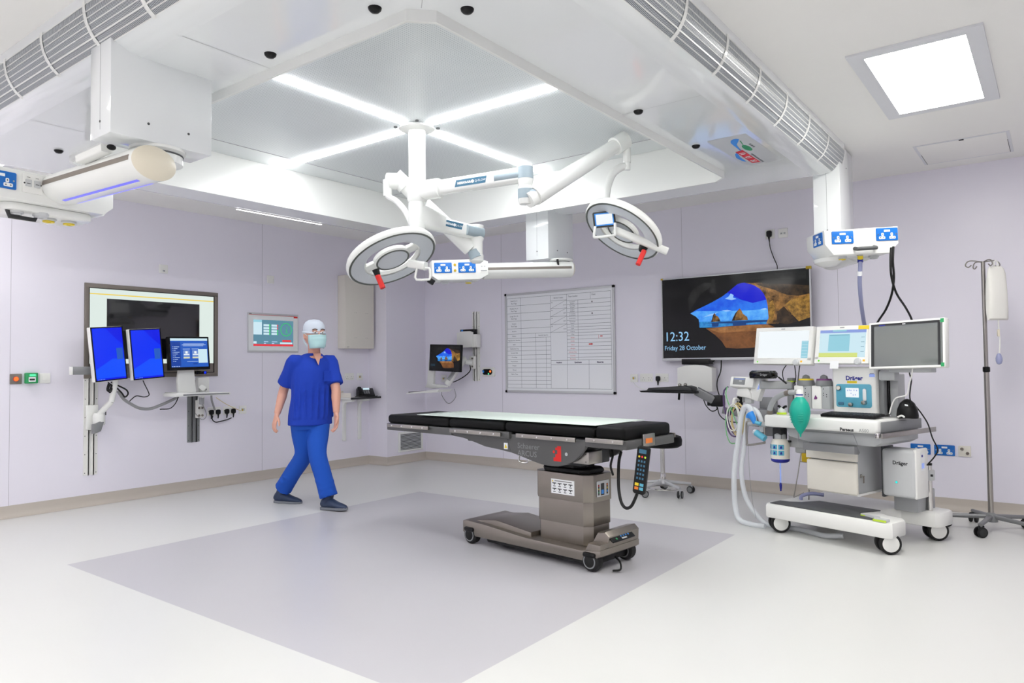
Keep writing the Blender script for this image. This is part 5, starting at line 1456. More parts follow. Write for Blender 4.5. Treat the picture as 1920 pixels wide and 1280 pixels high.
# ================================================================ STOOL
t = thing('wheeled_stool', 'low black-seated stool on a five-arm chrome wheeled base behind the table end', 'stool', (6.24, 2.985, 0))
MB().use('black_vinyl').lathe([(.001, .435), (.15, .437), (.178, .455), (.182, .50), (.172, .535), (.13, .55), (.001, .548)], (0, 0, 0), 'z', 40).build('seat', t, 'L')
MB().use('chrome').cyl((0, 0, .12), (0, 0, .44), .021).lathe([(.028, .12), (.028, .17), (.024, .19)], (0, 0, 0), 'z', 24).build('column', t, 'L')
MB().use('aluminium').lathe([(.02, .14), (.045, .13), (.05, .10), (.03, .085)], (0, 0, 0), 'z', 24).build('hub', t, 'L')
MB().use('chrome').tube([(.135 * math.cos(2 * PI * k / 32), .135 * math.sin(2 * PI * k / 32), .055) for k in range(33)], .008, 8, 1, False).build('foot_ring', t, 'L')
def castor(t, x, y, ang, r, wheel_c, disc_c, par=None, fork='aluminium', gp=.30):
    """twin-wheel castor; ang is the direction of its axle"""
    c, s = math.cos(ang), math.sin(ang)
    X = Matrix.Translation((x, y, r)) @ Matrix.Rotation(ang, 4, 'Z')
    m = MB(X).use(wheel_c)
    w = r * .42
    for q in (-1, 1):
        m.use(wheel_c).lathe([(r * .70, q * r * gp), (r * .96, q * r * gp), (r, q * (r * gp + w * .3)), (r, q * (r * gp + w * .75)), (r * .93, q * (r * gp + w)), (r * .78, q * (r * gp + w))], (0, 0, 0), 'x', 28)
        m.use(disc_c).lathe([(r * .78, q * (r * gp + w * .97)), (r * .70, q * (r * gp + w * 1.06)), (.001, q * (r * gp + w * 1.08))], (0, 0, 0), 'x', 28)
    m.use(fork).box(-r * .2, r * .2, -r * .5, r * .7, -r * .1, r * 1.25, r * .15)
    return m.build('castor', t, 'L')
for k in range(5):
    a = math.radians(168 + 72 * k)
    m = MB().use('aluminium'); bar(m, (.03 * math.cos(a), .03 * math.sin(a), .115), (.265 * math.cos(a), .265 * math.sin(a), .088), .034, .030, .35, .026, .022)
    m.build('base_arm', t, 'L')
    castor(t, .265 * math.cos(a), .265 * math.sin(a), a + .7, .033, 'charcoal', 'mid_grey')

# ================================================================ ANAESTHETIC MACHINE
AO, AA = (5.318, 1.639, 0), math.radians(-106.09)
AW = Matrix.Translation(AO) @ Matrix.Rotation(AA, 4, 'Z')
def am(x, y, z): return tuple(AW @ Vector((x, -z, y)))
UP = Matrix.Rotation(-PI / 2, 4, 'X')      # plan polygons given as (x, -out)
t = thing('anaesthetic_machine', 'white wheeled anaesthetic machine with drawers, worktop and blue control panel at right', 'anaesthetic machine', AO, AA)
P = lambda pts: [(x, -z) for x, z in pts]
m = MB(UP).use('white_plastic').prism(P([(-.05, .085), (.79, .085), (.83, .06), (.835, -.10), (.80, -.15), (.70, -.17), (.62, -.22), (.585, -.30), (.585, -.40), (.64, -.46), (.86, -.46), (.885, -.49), (.885, -.66), (.86, -.69), (-.02, -.69), (-.05, -.66), (-.075, .04)][::-1]), .105, .205, .014)
m.build('base', t)
m = MB(UP).use('dark_grey').prism(P([(-.03, .065), (.70, .07), (.72, .05), (.70, -.01), (.56, -.05), (.55, -.10), (.60, -.26), (.16, -.26), (.10, -.12), (.04, -.07), (-.03, -.06)][::-1]), .203, .212, .003)
m.build('foot_mat', t)
m = MB(UP).use('pale_grey').prism(P([(.60, -.02), (.72, -.01), (.74, .03), (.80, .03), (.80, .07), (.72, .07), (.70, .03), (.60, .0)][::-1]), .206, .222, .004)
m.use('lime').prism(P([(.60, -.0), (.715, .012), (.725, .076), (.80, .076), (.80, .082), (.718, .082), (.708, .018), (.60, .006)][::-1]), .207, .218)
m.build('brake_pedal', t)
for x, z in ((.0, .0), (.77, .0), (.80, -.60), (.0, -.60)):
    castor(t, x, -z, -.75, .068, 'black_rubber', 'white_plastic', None, 'white_plastic')
# drawers
m = MB().use('light_grey').box(.205, .548, .325, .665, -.42, -.075, .01).use('white_plastic').prism([(.20, .318), (.555, .318), (.555, .332), (.20, .332)], -.42, -.06, .004); m.build('drawer_cabinet', t)
d1 = MB().use('warm_white').box(.19, .552, .322, .538, -.08, -.05, .012, 3).build('drawer', t)
d2 = MB().use('warm_white').box(.188, .552, .546, .618, -.08, -.05, .006, 3).build('drawer', t)
m = MB(Matrix.Rotation(PI / 2, 4, 'Y')).use('dull_aluminium').prism([(-.06, .612), (-.005, .606), (.012, .618), (-.015, .655), (-.06, .662)], .235, .60, .003); m.build('drawer_handle', d2)
m = MB().use('steel').box(.549, .553, .44, .46, -.12, -.10).cyl((.553, .45, -.11), (.575, .45, -.11), .004, n=8).use('bronze_grey').box(.566, .569, .405, .45, -.118, -.102); m.build('drawer_key', t)
# power pack
m = MB().use('pale_grey').box(.618, .832, .315, .632, -.42, -.25, .022, 3).use('white_plastic').box(.815, .842, .312, .64, -.43, -.262, .012)
m.use('dark_grey').box(.60, .622, .30, .64, -.42, -.28, .006)
m.build('power_pack', t)
m = MB().use('charcoal').text('Dräger', .034, .692, .532, -.2492, bold=.001); m.build('maker_name', t)
m = MB().use('glow_cyan').face(disc(.715, .415, .0075, 14), -.2485).use('light_grey').face(disc(.715, .415, .011, 14), -.249); m.build('power_light', t)
S = Matrix.Translation((.843, .55, -.345)) @ Matrix.Rotation(PI / 2, 4, 'Y')
m = MB(S).use('paper').rect(-.03, .025, -.055, .065, .0005).use('deep_blue').rect(-.02, .0, .035, .05, .001).use('scr_lavender').rect(-.02, .018, -.04, -.005, .001); m.build('asset_label', t)
# rear pole
m = MB().use('chrome').cyl((.80, .20, -.53), (.80, .51, -.53), .017).use('black_plastic').cyl((.80, .51, -.53), (.80, .525, -.53), .019)
m.build('rear_pole', t)
m = MB().use('pale_grey').lathe([(.030, .41), (.033, .415), (.033, .475), (.030, .48)], (.80, 0, -.53), 'y', 24).use('charcoal').box(.825, .838, .44, .455, -.50, -.49); m.build('pole_clamp', t)
m = MB().use('light_grey').box(.62, .78, .20, .34, -.66, -.40, .01); m.build('rear_housing', t)
# body under the worktop
m = MB().use('light_grey').prism([(.065, .755), (.745, .755), (.745, .69), (.70, .664), (.24, .66), (.09, .69)], -.52, -.0, .012)
m.build('under_worktop', t)
m = MB().use('mid_grey')
for a, b, c, d_ in ((.165, .66, .165, .735), (.165, .735, .565, .735), (.565, .735, .59, .67)): m.line(a, b, c, d_, .005, .0006)
m.build('recess_line', t)
m = MB().use('white_enamel').box(-.076, .748, .752, .838, -.02, .052, .016, 3).box(-.070, .742, .80, .838, -.56, .0, .012)
m.build('worktop', t)
m = MB().use('mid_grey').box(.735, .7535, .757, .826, -.55, .008, .006); m.build('worktop_side', t)
m = MB().use('charcoal').text('Perseus', .030, .50, .760, .0527, bold=.0012).use('mid_grey').text('A500', .030, .628, .760, .0527); m.build('model_name', t)
m = MB().use('steel').box(.764, .774, .724, .757, -.72, .04, .003)
m.use('chrome').box(.735, .76, .725, .762, .03, .064, .006); m.build('side_rail', t)
# control tower
m = MB().use('white_plastic').box(.285, .594, .838, 1.18, -.46, -.25, .014, 3); m.build('control_tower', t)
m = MB().use('mid_grey').box(.594, .63, .85, 1.16, -.46, -.29, .004).use('black_plastic').box(.63, .645, .86, 1.14, -.42, -.33, .004).use('light_grey').box(.645, .70, .84, 1.13, -.44, -.34, .006).use('pale_grey').box(.61, .70, 1.09, 1.15, -.36, -.26, .008)
m.build('tower_side_rack', t)
m = MB().use('panel_blue').rrect(.313, .566, .898, 1.06, .016, -.252, -.247, .002, 3); m.build('blue_panel', t)
m = MB().use('scr_white').rect(.384, .478, .968, 1.033, -.2465).use('scr_lavender')
for x, y in ((.395, 1.012), (.408, 1.014), (.42, 1.012), (.442, 1.014), (.460, 1.012), (.42, .992), (.435, .98), (.45, .982)): m.rect(x, x + .006, y, y + .008, -.246)
m.build('panel_screen', t)
m = MB().use('warm_white').lathe([(.015, -.247), (.015, -.239), (.011, -.237), (.001, -.237)], (.334, 1.032, 0), 'z', 20).use('steel').lathe([(.017, -.247), (.017, -.238), (.0145, -.236)], (.334, 1.032, 0), 'z', 20, cap=False); m.build('pressure_gauge', t)
m = MB().use('paper').rrect(.508, .532, .945, 1.03, .011, -.247, -.238, .003).use('steel').lathe([(.014, -.247), (.014, -.215), (.001, -.213)], (.52, .935, 0), 'z', 18); m.build('flow_tube', t)
m = MB().use('steel').lathe([(.012, -.247), (.014, -.222), (.001, -.219)], (.425, .918, 0), 'z', 18); m.build('control_knob', t)
m = MB().use('label_blue').rrect(.33, .37, .912, .934, .008, -.247, -.240, .002); m.build('toggle_switch', t)
m = MB().use('deep_blue').text('Dräger', .042, .385, 1.088, -.2493, bold=.0016).use('yellow').rect(.395, .465, 1.066, 1.082, -.2493).use('scr_lavender').rect(.552, .59, 1.11, 1.13, -.2493).use('deep_blue').line(.555, 1.133, .585, 1.133, .003, -.2493); m.build('tower_labels', t)
m = MB().use('paper').box(.345, .415, 1.135, 1.20, -.246, -.2445) if False else MB().use('paper').rect(.33, .40, 1.165, 1.215, -.10); m.build('paper_note', t) if False else None
# breathing arm, post, loop handle, absorber canister
m = MB().use('mid_grey').box(-.075, -.028, .838, 1.075, -.30, -.25, .006).use('lime').box(-.076, -.027, 1.068, 1.078, -.302, -.248).use('mid_grey').box(-.074, -.026, 1.078, 1.10, -.30, -.25, .006); m.build('monitor_post', t)
m = MB().use('light_grey').tube([(-.055, .845, .01), (-.035, .892, .025), (.01, .945, .05), (.09, .985, .085), (.17, 1.005, .11), (.236, 1.010, .128)], .019, 14, 6)
m.use('bronze_grey').tube([(-.055, .845, .01), (-.045, .872, .017)], .0205, 14).tube([(.14, .999, .10), (.18, 1.006, .113)], .0205, 14)
m.build('bag_arm', t)
m = MB().use('white_plastic').lathe([(.020, .988), (.022, .990), (.022, 1.018), (.014, 1.03)], (.262, 0, .13), 'y', 20).use('deep_blue').lathe([(.0225, .990), (.0225, .998)], (.262, 0, .13), 'y', 20); m.build('bag_connector', t)
m = MB().use('steel').tube([(-.09, .772, .0), (-.20, .775, .0), (-.25, .772, .0), (-.262, .75, .0), (-.258, .62, .0), (-.25, .60, .0), (-.12, .625, .0), (-.108, .64, .0), (-.106, .75, .0)], .008, 10, 4)
m.use('light_grey').tube([(-.085, .755, .0), (-.17, .765, .005), (-.235, .758, .01)], .016, 12, 3); m.build('hose_holder', t)
m = MB().use('charcoal').box(-.062, .012, .655, .74, -.11, -.03, .008).use('light_grey').lathe([(.040, .655), (.040, .69), (.03, .70)], (-.02, 0, -.06), 'y', 24).use('warm_white').lathe([(.064, .515), (.066, .53), (.066, .62), (.055, .65), (.04, .66)], (-.02, 0, -.06), 'y', 32).use('deep_blue').lathe([(.05, .49), (.062, .498), (.066, .51), (.064, .518)], (-.02, 0, -.06), 'y', 32)
m.use('scr_lavender').tube([(-.022, .495, -.06), (-.022, .33, -.06)], .0055, 8).use('deep_blue').tube([(-.022, .34, -.06), (-.022, .325, -.06), (-.022, .30, -.06), (-.022, .28, -.06)], [.006, .010, .008, .005], 10)
m.build('absorber_canister', t)
m = MB()
for r_ in range(2):
    for c_ in range(3):
        a0_ = -1.05 + c_ * .72
        for q in range(3):
            aa, ab = a0_ + q * .2, a0_ + q * .2 + .2
            p = lambda a, y: (-.02 + .0668 * math.sin(a), y, -.06 + .0668 * math.cos(a))
            m.use('panel_blue').add([p(aa, .545 + .042 * r_), p(ab, .545 + .042 * r_), p(ab, .58 + .042 * r_), p(aa, .58 + .042 * r_)], [(0, 1, 2, 3)])
        m.use('deep_blue'); a = a0_ + .3
        p = lambda a, y: (-.02 + .0673 * math.sin(a), y, -.06 + .0673 * math.cos(a))
        m.add([p(a - .15, .552 + .042 * r_), p(a + .12, .552 + .042 * r_), p(a + .06, .572 + .042 * r_), p(a - .1, .568 + .042 * r_)], [(0, 1, 2, 3)])
m.build('canister_pictograms', t)
m = MB().use('light_grey').box(.02, .19, .60, .70, -.20, -.10, .01).box(.06, .14, .56, .62, -.18, -.12, .01).use('charcoal').box(.015, .05, .635, .65, -.098, -.08, .003); m.build('breathing_block', t)
m = MB().use('mustard').box(.115, .185, .50, .565, -.16, -.11, .008); m.build('yellow_fitting', t)
m = MB().use('steel').tube([(.05, .56, -.22), (.02, .40, -.22), (-.02, .215, -.22)], .004, 8).tube([(.115, .56, -.22), (.11, .40, -.22), (.10, .215, -.22)], .004, 8).tube([(.035, .485, -.22), (.113, .485, -.22)], .004, 8).tube([(-.02, .215, -.22), (.06, .26, -.22)], .004, 8); m.build('wire_bracket', t)
m = MB().use('pale_blue_hose').tube([(.20, .26, -.25), (.12, .262, -.22), (.06, .24, -.20), (.05, .212, -.20)], .013, 10, 5); m.build('supply_hose', t)
# arm that carries the gas module
m = MB().use('light_grey'); bar(m, (-.05, 1.045, -.275), (-.20, 1.048, -.10), .06, .055, .2); m.build('module_arm', t)

# things on and around the machine
def amthing(name, label, cat, x, y, z, group=None, dr=0.0): return thing(name, label, cat, am(x, y, z), AA + dr, group)
def vaporizer(label, x, ring, gem):
    v = amthing('vaporizer', label, 'vaporizer', x, .878, -.26, 'vaporizers')
    m = MB().use('white_plastic').box(-.066, .010, 0, .168, -.06, .05, .010).use('light_grey').box(.008, .070, 0, .165, -.06, .045, .008); m.build('body', v)
    m = MB().use('mid_grey').lathe([(.062, .165), (.064, .172), (.054, .205)], (0, 0, -.01), 'y', 32); m.build('neck', v)
    m = MB().use(ring).lathe([(.054, .203), (.052, .212), (.050, .216), (.001, .218)], (0, 0, -.01), 'y', 32); m.build('colour_ring', v)
    m = MB().use('mid_grey').prism([(-.026, .214), (.030, .214), (.022, .238), (.0, .246), (-.018, .238)], -.02, .008, .005); m.build('dial_grip', v)
    m = MB().use('charcoal')
    for x_, y_ in ((.025, .145), (.025, .115), (.025, .10), (.048, .105), (.048, .09)): m.face(disc(x_, y_, .004, 8), .0455)
    m.use(gem).prism([(-.045, .07), (-.025, .07), (-.018, .08), (-.033, .10)], .0505, .056, .002); m.build('fittings', v)
    return v
vaporizer('grey and white vaporizer with yellow ring, behind the green bag', .072, 'yellow', 'pale_grey')
vaporizer('grey and white vaporizer with purple ring, beside the white tower', .212, 'violet', 'violet')
b = amthing('breathing_bag', 'teal green rubber breathing bag hanging in front of the worktop', 'breathing bag', .262, .712, .13)
prof = [(.005, -.005), (.006, .012), (.012, .020), (.028, .042), (.046, .075), (.060, .115), (.067, .155), (.066, .185), (.056, .225), (.036, .255), (.021, .268), (.0205, .275)]
m = MB().use('teal_rubber').lathe(prof, (0, 0, 0), 'y', 36)
for k in range(7):
    y = .095 + k * .016
    r = .0555 + .0115 * math.sin((k + .6) / 8 * PI)
    for sgn in (-1, 1): m.tube([(r * math.sin(a) * 1.0, y, r * math.cos(a)) for a in (sgn * .35, sgn * .6, sgn * .85)], .0028, 6)
m.build('bag', b)
MB().use('paper').lathe([(.0215, .262), (.0215, .278)], (0, 0, 0), 'y', 24).build('collar', b)
# patient monitors
def scr_plain(m, x0, x1, y0, y1, z):
    m.use('scr_white').rect(x0, x1, y0, y1, z).use('scr_aqua').rect(x1 - (x1 - x0) * .13, x1, y0, y0 + (y1 - y0) * .62, z + .0005)
    m.use('scr_pale')
    for k in range(6): m.rect(x1 - (x1 - x0) * .12, x1 - .006, y0 + .01 + k * .022, y0 + .013 + k * .022, z + .0008)
def scr_vent(m, x0, x1, y0, y1, z):
    W_, H_ = x1 - x0, y1 - y0
    m.use('scr_pale').rect(x0, x1, y0, y1, z).use('scr_lavender').rect(x0, x1, y1 - H_ * .11, y1, z + .0004).use('scr_aqua').rect(x0 + W_ * .28, x0 + W_ * .58, y1 - H_ * .06, y1, z + .0006)
    m.use('scr_aqua').rect(x0 + W_ * .20, x0 + W_ * .66, y0 + H_ * .22, y1 - H_ * .16, z + .0004).use('scr_yellow').rect(x0, x0 + W_ * .84, y0, y0 + H_ * .16, z + .0006).use('scr_teal').rect(x0 + W_ * .22, x0 + W_ * .64, y1 - H_ * .20, y1 - H_ * .185, z + .0006)
    for k in range(4): m.rect(x1 - W_ * .1, x1 - W_ * .03, y0 + H_ * (.2 + .17 * k), y0 + H_ * (.215 + .17 * k), z + .0006)
def scr_dark(m, x0, x1, y0, y1, z): m.use('grey_screen').rect(x0, x1, y0, y1, z)
def med_monitor(label, x, y, z, w, h, T, paint, bez, low, knobx, dr=0.0):
    v = flat_monitor('patient_monitor', label, 'monitor', am(x, y, z), AA + dr, w, h, T, 'white_plastic', 'white_plastic', None, paint, 'monitors on the anaesthetic machine', .055, bez, low)
    if knobx is not None:
        MB(T).use('pale_grey').lathe([(.024, .003), (.024, .016), (.018, .022), (.001, .022)], (knobx, -h / 2 + .012, 0), 'z', 24).build('knob', v)
        m = MB(T).use('led_lime').face(disc(-w / 2 + .035, -h / 2 + .018, .007, 14), .0046).use('led_amber').rect(knobx + .03, knobx + .046, -h / 2 + .014, -h / 2 + .028, .0046).use('mid_grey').rect(-.022, .01, h / 2 - .018, h / 2 - .012, .0046); m.build('keys', v)
    return v
v = med_monitor('white monitor with a bright blank screen, left of the three on the anaesthetic machine', -.068, 1.342, -.20, .478, .282, tilt((0, 0, 0), rx=-.16, rz=-.015), scr_plain, .030, .016, .125)
v = med_monitor('white monitor with a pale blue screen and yellow tag, middle of the three', .393, 1.337, -.20, .396, .268, tilt((0, 0, 0), rx=-.16, rz=-.015), scr_vent, .030, .014, .125)
MB(tilt((0, 0, 0), rx=-.16, rz=-.015)).use('yellow').rect(.11, .195, .104, .130, .0052).build('yellow_tag', v)
MB(tilt((0, 0, 0), rx=-.16, rz=-.015)).use('paper').rect(-.075, -.012, -.172, -.118, .006).build('paper_note', v)
v = med_monitor('large dark wide monitor reflecting the room, right of the three', .832, 1.327, -.18, .476, .312, tilt((0, 0, 0), rx=-.10, rz=.025), scr_dark, .014, .0, None)
m = MB(tilt((0, 0, 0), rx=-.10, rz=.025)).use('charcoal').rect(-.224, .205, .128, .142, .0045).rect(-.224, -.205, -.142, .128, .0045).rect(.195, .21, -.142, .128, .0045).use('deep_blue').rect(-.17, -.13, .128, .136, .005).use('green').box(.212, .232, .125, .15, .004, .0065).box(.212, .232, -.152, -.128, .004, .0065).use('paper').rect(-.02, .0, .130, .136, .005); m.build('edge_marks', v)
m = MB().use('light_grey').box(-.13, .14, -.185, -.155, -.10, -.03, .006).box(-.20, -.10, -.24, -.17, -.12, -.05, .008); m.build('support', v)
# black sensor unit on the arm
v = amthing('sensor_unit', 'black rounded sensor unit lying on the module arm, with a short aerial', 'sensor', -.172, 1.097, -.10)
m = MB().use('black_gloss').prism([(-.095, .0), (.085, .0), (.096, .015), (.096, .042), (.08, .058), (-.075, .06), (-.095, .05), (-.10, .03)], -.045, .045, .012); m.build('case', v)
m = MB().use('pale_grey').text('Dräger', .022, .0, .022, .0455); m.build('maker_name', v)
m = MB().use('black_plastic').tube([(.092, .028, .0), (.135, .005, .0)], .004, 8).tube([(.13, .008, .0), (.19, -.035, .0)], .0065, 8); m.build('aerial', v)
# patient module with cables
v = amthing('patient_module', 'white tilted patient module with small grey screen at the left end of the arm', 'monitor module', -.36, 1.03, -.10)
T = tilt((.0, .04, .0), rx=-.25, rz=-.03)
m = MB(T).use('white_plastic').box(-.115, .10, -.042, .042, -.09, .0, .012); m.build('body', v)
m = MB(T).use('mid_grey').rect(-.085, .025, -.024, .030, .0006).use('scr_lavender').rect(-.078, .018, .018, .024, .0010).use('pale_grey').rect(-.03, -.005, .002, .01, .001); m.build('screen', v)
m = MB().use('white_plastic').prism([(.075, .085), (.18, .09), (.17, .045), (.11, -.11), (.03, -.09)], -.09, -.03, .01)
m.use('paper').face([(.135, .06), (.158, .058), (.12, -.035), (.098, -.03)], -.029).use('scr_lavender').face([(.132, .03), (.145, .028), (.124, -.02), (.11, -.018)], -.0285); m.build('holder', v)
m = MB().use('white_plastic').prism([(-.06, -.012), (.03, -.01), (.06, -.05), (.06, -.09), (-.06, -.075), (-.075, -.06)], -.10, -.02, .01).use('pale_grey').box(-.01, .05, -.13, -.08, -.08, -.04, .006); m.build('connector_block', v)
v = amthing('cable_hook', 'black and white hook holding the coiled patient cables', 'hook', -.44, .90, -.16)
m = MB().use('black_plastic').rrect(-.022, .028, -.02, .055, .016, -.02, .0, .005).rrect(-.02, .025, -.10, -.05, .014, -.02, .0, .005).box(-.006, .008, -.06, .0, -.018, -.004, .002); m.build('plate', v)
MB().use('white_plastic').tube([(.0, .02, .0), (.0, .035, .03), (-.002, .03, .055), (-.006, -.01, .06), (.004, -.05, .05)], .011, 10, 5).build('hook', v)
m = MB().use('light_grey'); bar(m, (.01, .02, -.02), (.10, .05, -.02), .04, .03, .3); m.build('arm', v)
def loops(mt, name, label, cx, cy, rx, ry, n, r, zoff, ph=0.0, extra=None):
    mm = MB(AW @ Matrix(((1, 0, 0, 0), (0, 0, -1, 0), (0, 1, 0, 0), (0, 0, 0, 1)))).use(mt)
    rnd = random.Random(hash(name + mt) % 1000 if False else len(mt) * 7 + int(rx * 1000))
    pts = []
    for k in range(n * 12 + 1):
        a = ph + 2 * PI * k / 12
        q = 1 + .10 * math.sin(a * .37 + ph) + rnd.uniform(-.05, .05)
        pts.append((cx + rx * q * math.sin(a), cy + ry * q * math.cos(a), zoff + .012 * math.sin(a * .5 + ph)))
    mm.tube((extra or []) + pts, r, 7, 2)
    return tag(mm.build(name, None, 'W', None, am(cx, cy, zoff)), label, 'cable', 'coiled patient cables')
loops('purple_cable', 'patient_cable', 'purple cable coiled on the hook below the patient module', -.43, .765, .070, .115, 2, .0065, -.10, .4, [(-.478, 1.03, -.08), (-.515, 1.0, -.08), (-.53, .93, -.09), (-.52, .85, -.09), (-.50, .80, -.10)])
loops('tan_cable', 'patient_cable', 'tan cable coiled on the hook below the patient module', -.395, .775, .058, .115, 3, .0050, -.085, 1.0)
loops('green_cable', 'patient_cable', 'green cable looping lowest on the hook below the patient module', -.44, .735, .075, .150, 1, .0042, -.075, 2.0, [(-.47, 1.03, -.06), (-.485, .98, -.06), (-.47, .92, -.06), (-.455, .87, -.07)])
loops('white_cable', 'patient_cable', 'white cable coiled on the hook below the patient module', -.425, .790, .052, .100, 2, .0042, -.070, 2.8)
# breathing hoses
def hose(label, pts, r, grp='clear breathing hoses'):
    mm = MB(AW @ Matrix(((1, 0, 0, 0), (0, 0, -1, 0), (0, 1, 0, 0), (0, 0, 0, 1)))).use('frost').tube(pts, r, 12, 5)
    return tag(mm.build('breathing_hose', None, 'W', None, am(*pts[0])), label, 'hose', grp)
hose('clear breathing hose hanging furthest left of the machine', [(-.20, .74, -.02), (-.215, .83, -.02), (-.25, .885, -.02), (-.29, .875, -.02), (-.32, .80, -.02), (-.345, .65, -.02), (-.385, .45, -.02), (-.39, .25, -.01), (-.37, .10, .0), (-.33, .03, .01), (-.22, .016, .02), (-.12, .016, .0)], .020)
hose('clear breathing hose hanging beside the machine with its loop on the floor', [(-.15, .70, -.04), (-.165, .80, -.04), (-.215, .865, -.045), (-.265, .85, -.045), (-.29, .75, -.045), (-.315, .58, -.045), (-.345, .40, -.045), (-.33, .24, -.05), (-.28, .14, -.05), (-.20, .06, -.05), (-.12, .017, -.06), (.10, .017, -.10), (.30, .017, -.06), (.42, .03, -.10)], .018)
m = MB(AW @ Matrix(((1, 0, 0, 0), (0, 0, -1, 0), (0, 1, 0, 0), (0, 0, 0, 1)))).use('sky_blue').tube([(-.215, .84, .02), (-.185, .80, .02), (-.175, .765, .02)], [.030, .022, .012], 12).tube([(-.24, .815, .02), (-.185, .815, .02)], .014, 10).use('panel_blue').tube([(-.165, .775, .02), (-.12, .765, .02)], .014, 10)
tag(m.build('hose_connector', None, 'W', None, am(-.19, .8, .02)), 'bright blue hose connector hanging at the left end of the worktop', 'connector')
m = MB(AW @ Matrix(((1, 0, 0, 0), (0, 0, -1, 0), (0, 1, 0, 0), (0, 0, 0, 1)))).use('panel_blue').tube([(-.165, .70, .02), (-.09, .66, .02)], .024, 14).use('frost').tube([(-.18, .708, .02), (-.155, .695, .02)], .020, 14)
tag(m.build('breathing_filter', None, 'W', None, am(-.13, .68, .02)), 'pale blue breathing filter hanging inside the steel loop', 'filter')
m = MB(AW @ Matrix(((1, 0, 0, 0), (0, 0, -1, 0), (0, 1, 0, 0), (0, 0, 0, 1)))).use('grey_cable').tube([(-.24, .62, .015), (-.235, .4, .01), (-.225, .2, .0), (-.20, .06, -.01)], .0016, 6, 4)
tag(m.build('sampling_line', None, 'W', None, am(-.24, .62, .015)), 'thin sampling line hanging straight down from the steel loop', 'cable')
# on the worktop
v = amthing('sample_bottle', 'small clear bottle with lime base and black caps on the worktop', 'bottle', -.0, .839, -.06)
MB().use('frost').lathe([(.030, .012), (.028, .03), (.016, .042), (.012, .05)], (0, 0, 0), 'y', 24).build('bottle', v)
MB().use('lime').lathe([(.034, 0), (.034, .014)], (0, 0, 0), 'y', 24).build('base', v)
for x in (-.018, .026): MB().use('black_plastic').tube([(x * .5, .045, 0), (x, .056, 0), (x * 1.5, .058, 0)], .009, 10, 2).build('cap', v)
v = amthing('keyboard', 'black computer keyboard on the white worktop', 'keyboard', .50, .840, -.11)
m = MB(tilt((0, .012, 0), rx=-PI / 2 + .07)).use('black_plastic').rrect(-.19, .19, -.075, .075, .012, -.008, .010, .004); m.build('case', v)
m = MB(tilt((0, .012, 0), rx=-PI / 2 + .07)).use('charcoal')
for r_ in range(5):
    for c_ in range(15): m.box(-.18 + c_ * .024, -.161 + c_ * .024, -.062 + r_ * .025, -.043 + r_ * .025, .0095, .0145)
tag(m.build('keys', v), kind='stuff')
v = amthing('dome_device', 'black dome-shaped device on the right of the worktop', 'device', .775, .839, -.30)
m = MB().use('black_plastic').lathe([(.066, 0), (.068, .02), (.062, .06), (.045, .10), (.02, .122), (.001, .128)], (0, 0, 0), 'y', 36, .8, 1.0).use('paper').face([(.012, .085), (.034, .082), (.032, .092), (.012, .096)], .062); m.build('dome', v)
MB().use('white_plastic').tube([(-.03, .01, .07), (.0, .02, .08), (.02, .012, .09)], .006, 8, 3).build('clip', v)
PM = AW @ Matrix(((1, 0, 0, 0), (0, 0, -1, 0), (0, 1, 0, 0), (0, 0, 0, 1)))
def amcable(label, pts, r, mt, grp=None):
    mm = MB(PM).use(mt).tube(pts, r, 8, 5)
    return tag(mm.build('monitor_cable', None, 'W', None, am(*pts[0])), label, 'cable', grp)
amcable('black cable hanging from the dark wide monitor to the worktop', [[0.828,1.17,-0.22],[0.833,1.129,-0.22],[0.842,1.094,-0.22],[0.834,1.039,-0.22],[0.829,0.98,-0.22],[0.841,0.928,-0.22]], .0045, 'black_rubber')
amcable('white cable hanging from the dark wide monitor with a white plug', [[0.856,1.17,-0.21],[0.847,1.115,-0.21],[0.829,1.059,-0.21],[0.814,0.997,-0.21],[0.746,0.974,-0.21],[0.717,0.924,-0.21],[0.701,0.867,-0.21]], .0045, 'white_cable')
amcable('black cable from the dome device running down behind the worktop rail', [[0.78,0.918,-0.4],[0.819,0.866,-0.4],[0.858,0.798,-0.4],[0.882,0.712,-0.4],[0.913,0.637,-0.4],[0.892,0.587,-0.4],[0.844,0.526,-0.4]], .0045, 'black_rubber')
amcable('thin black cable hanging under the left white monitor', [[-0.08,1.205,-0.27],[-0.118,1.152,-0.27],[-0.115,1.091,-0.27],[-0.084,1.043,-0.27],[-0.04,1.044,-0.27],[-0.012,1.1,-0.27],[-0.019,1.196,-0.27]], .0035, 'black_rubber')
amcable('thin black cable dropping straight from the left white monitor knob', [[0.025,1.204,-0.27],[0.01,1.112,-0.27],[-0.006,0.993,-0.27],[-0.022,0.893,-0.27]], .004, 'dark_grey')

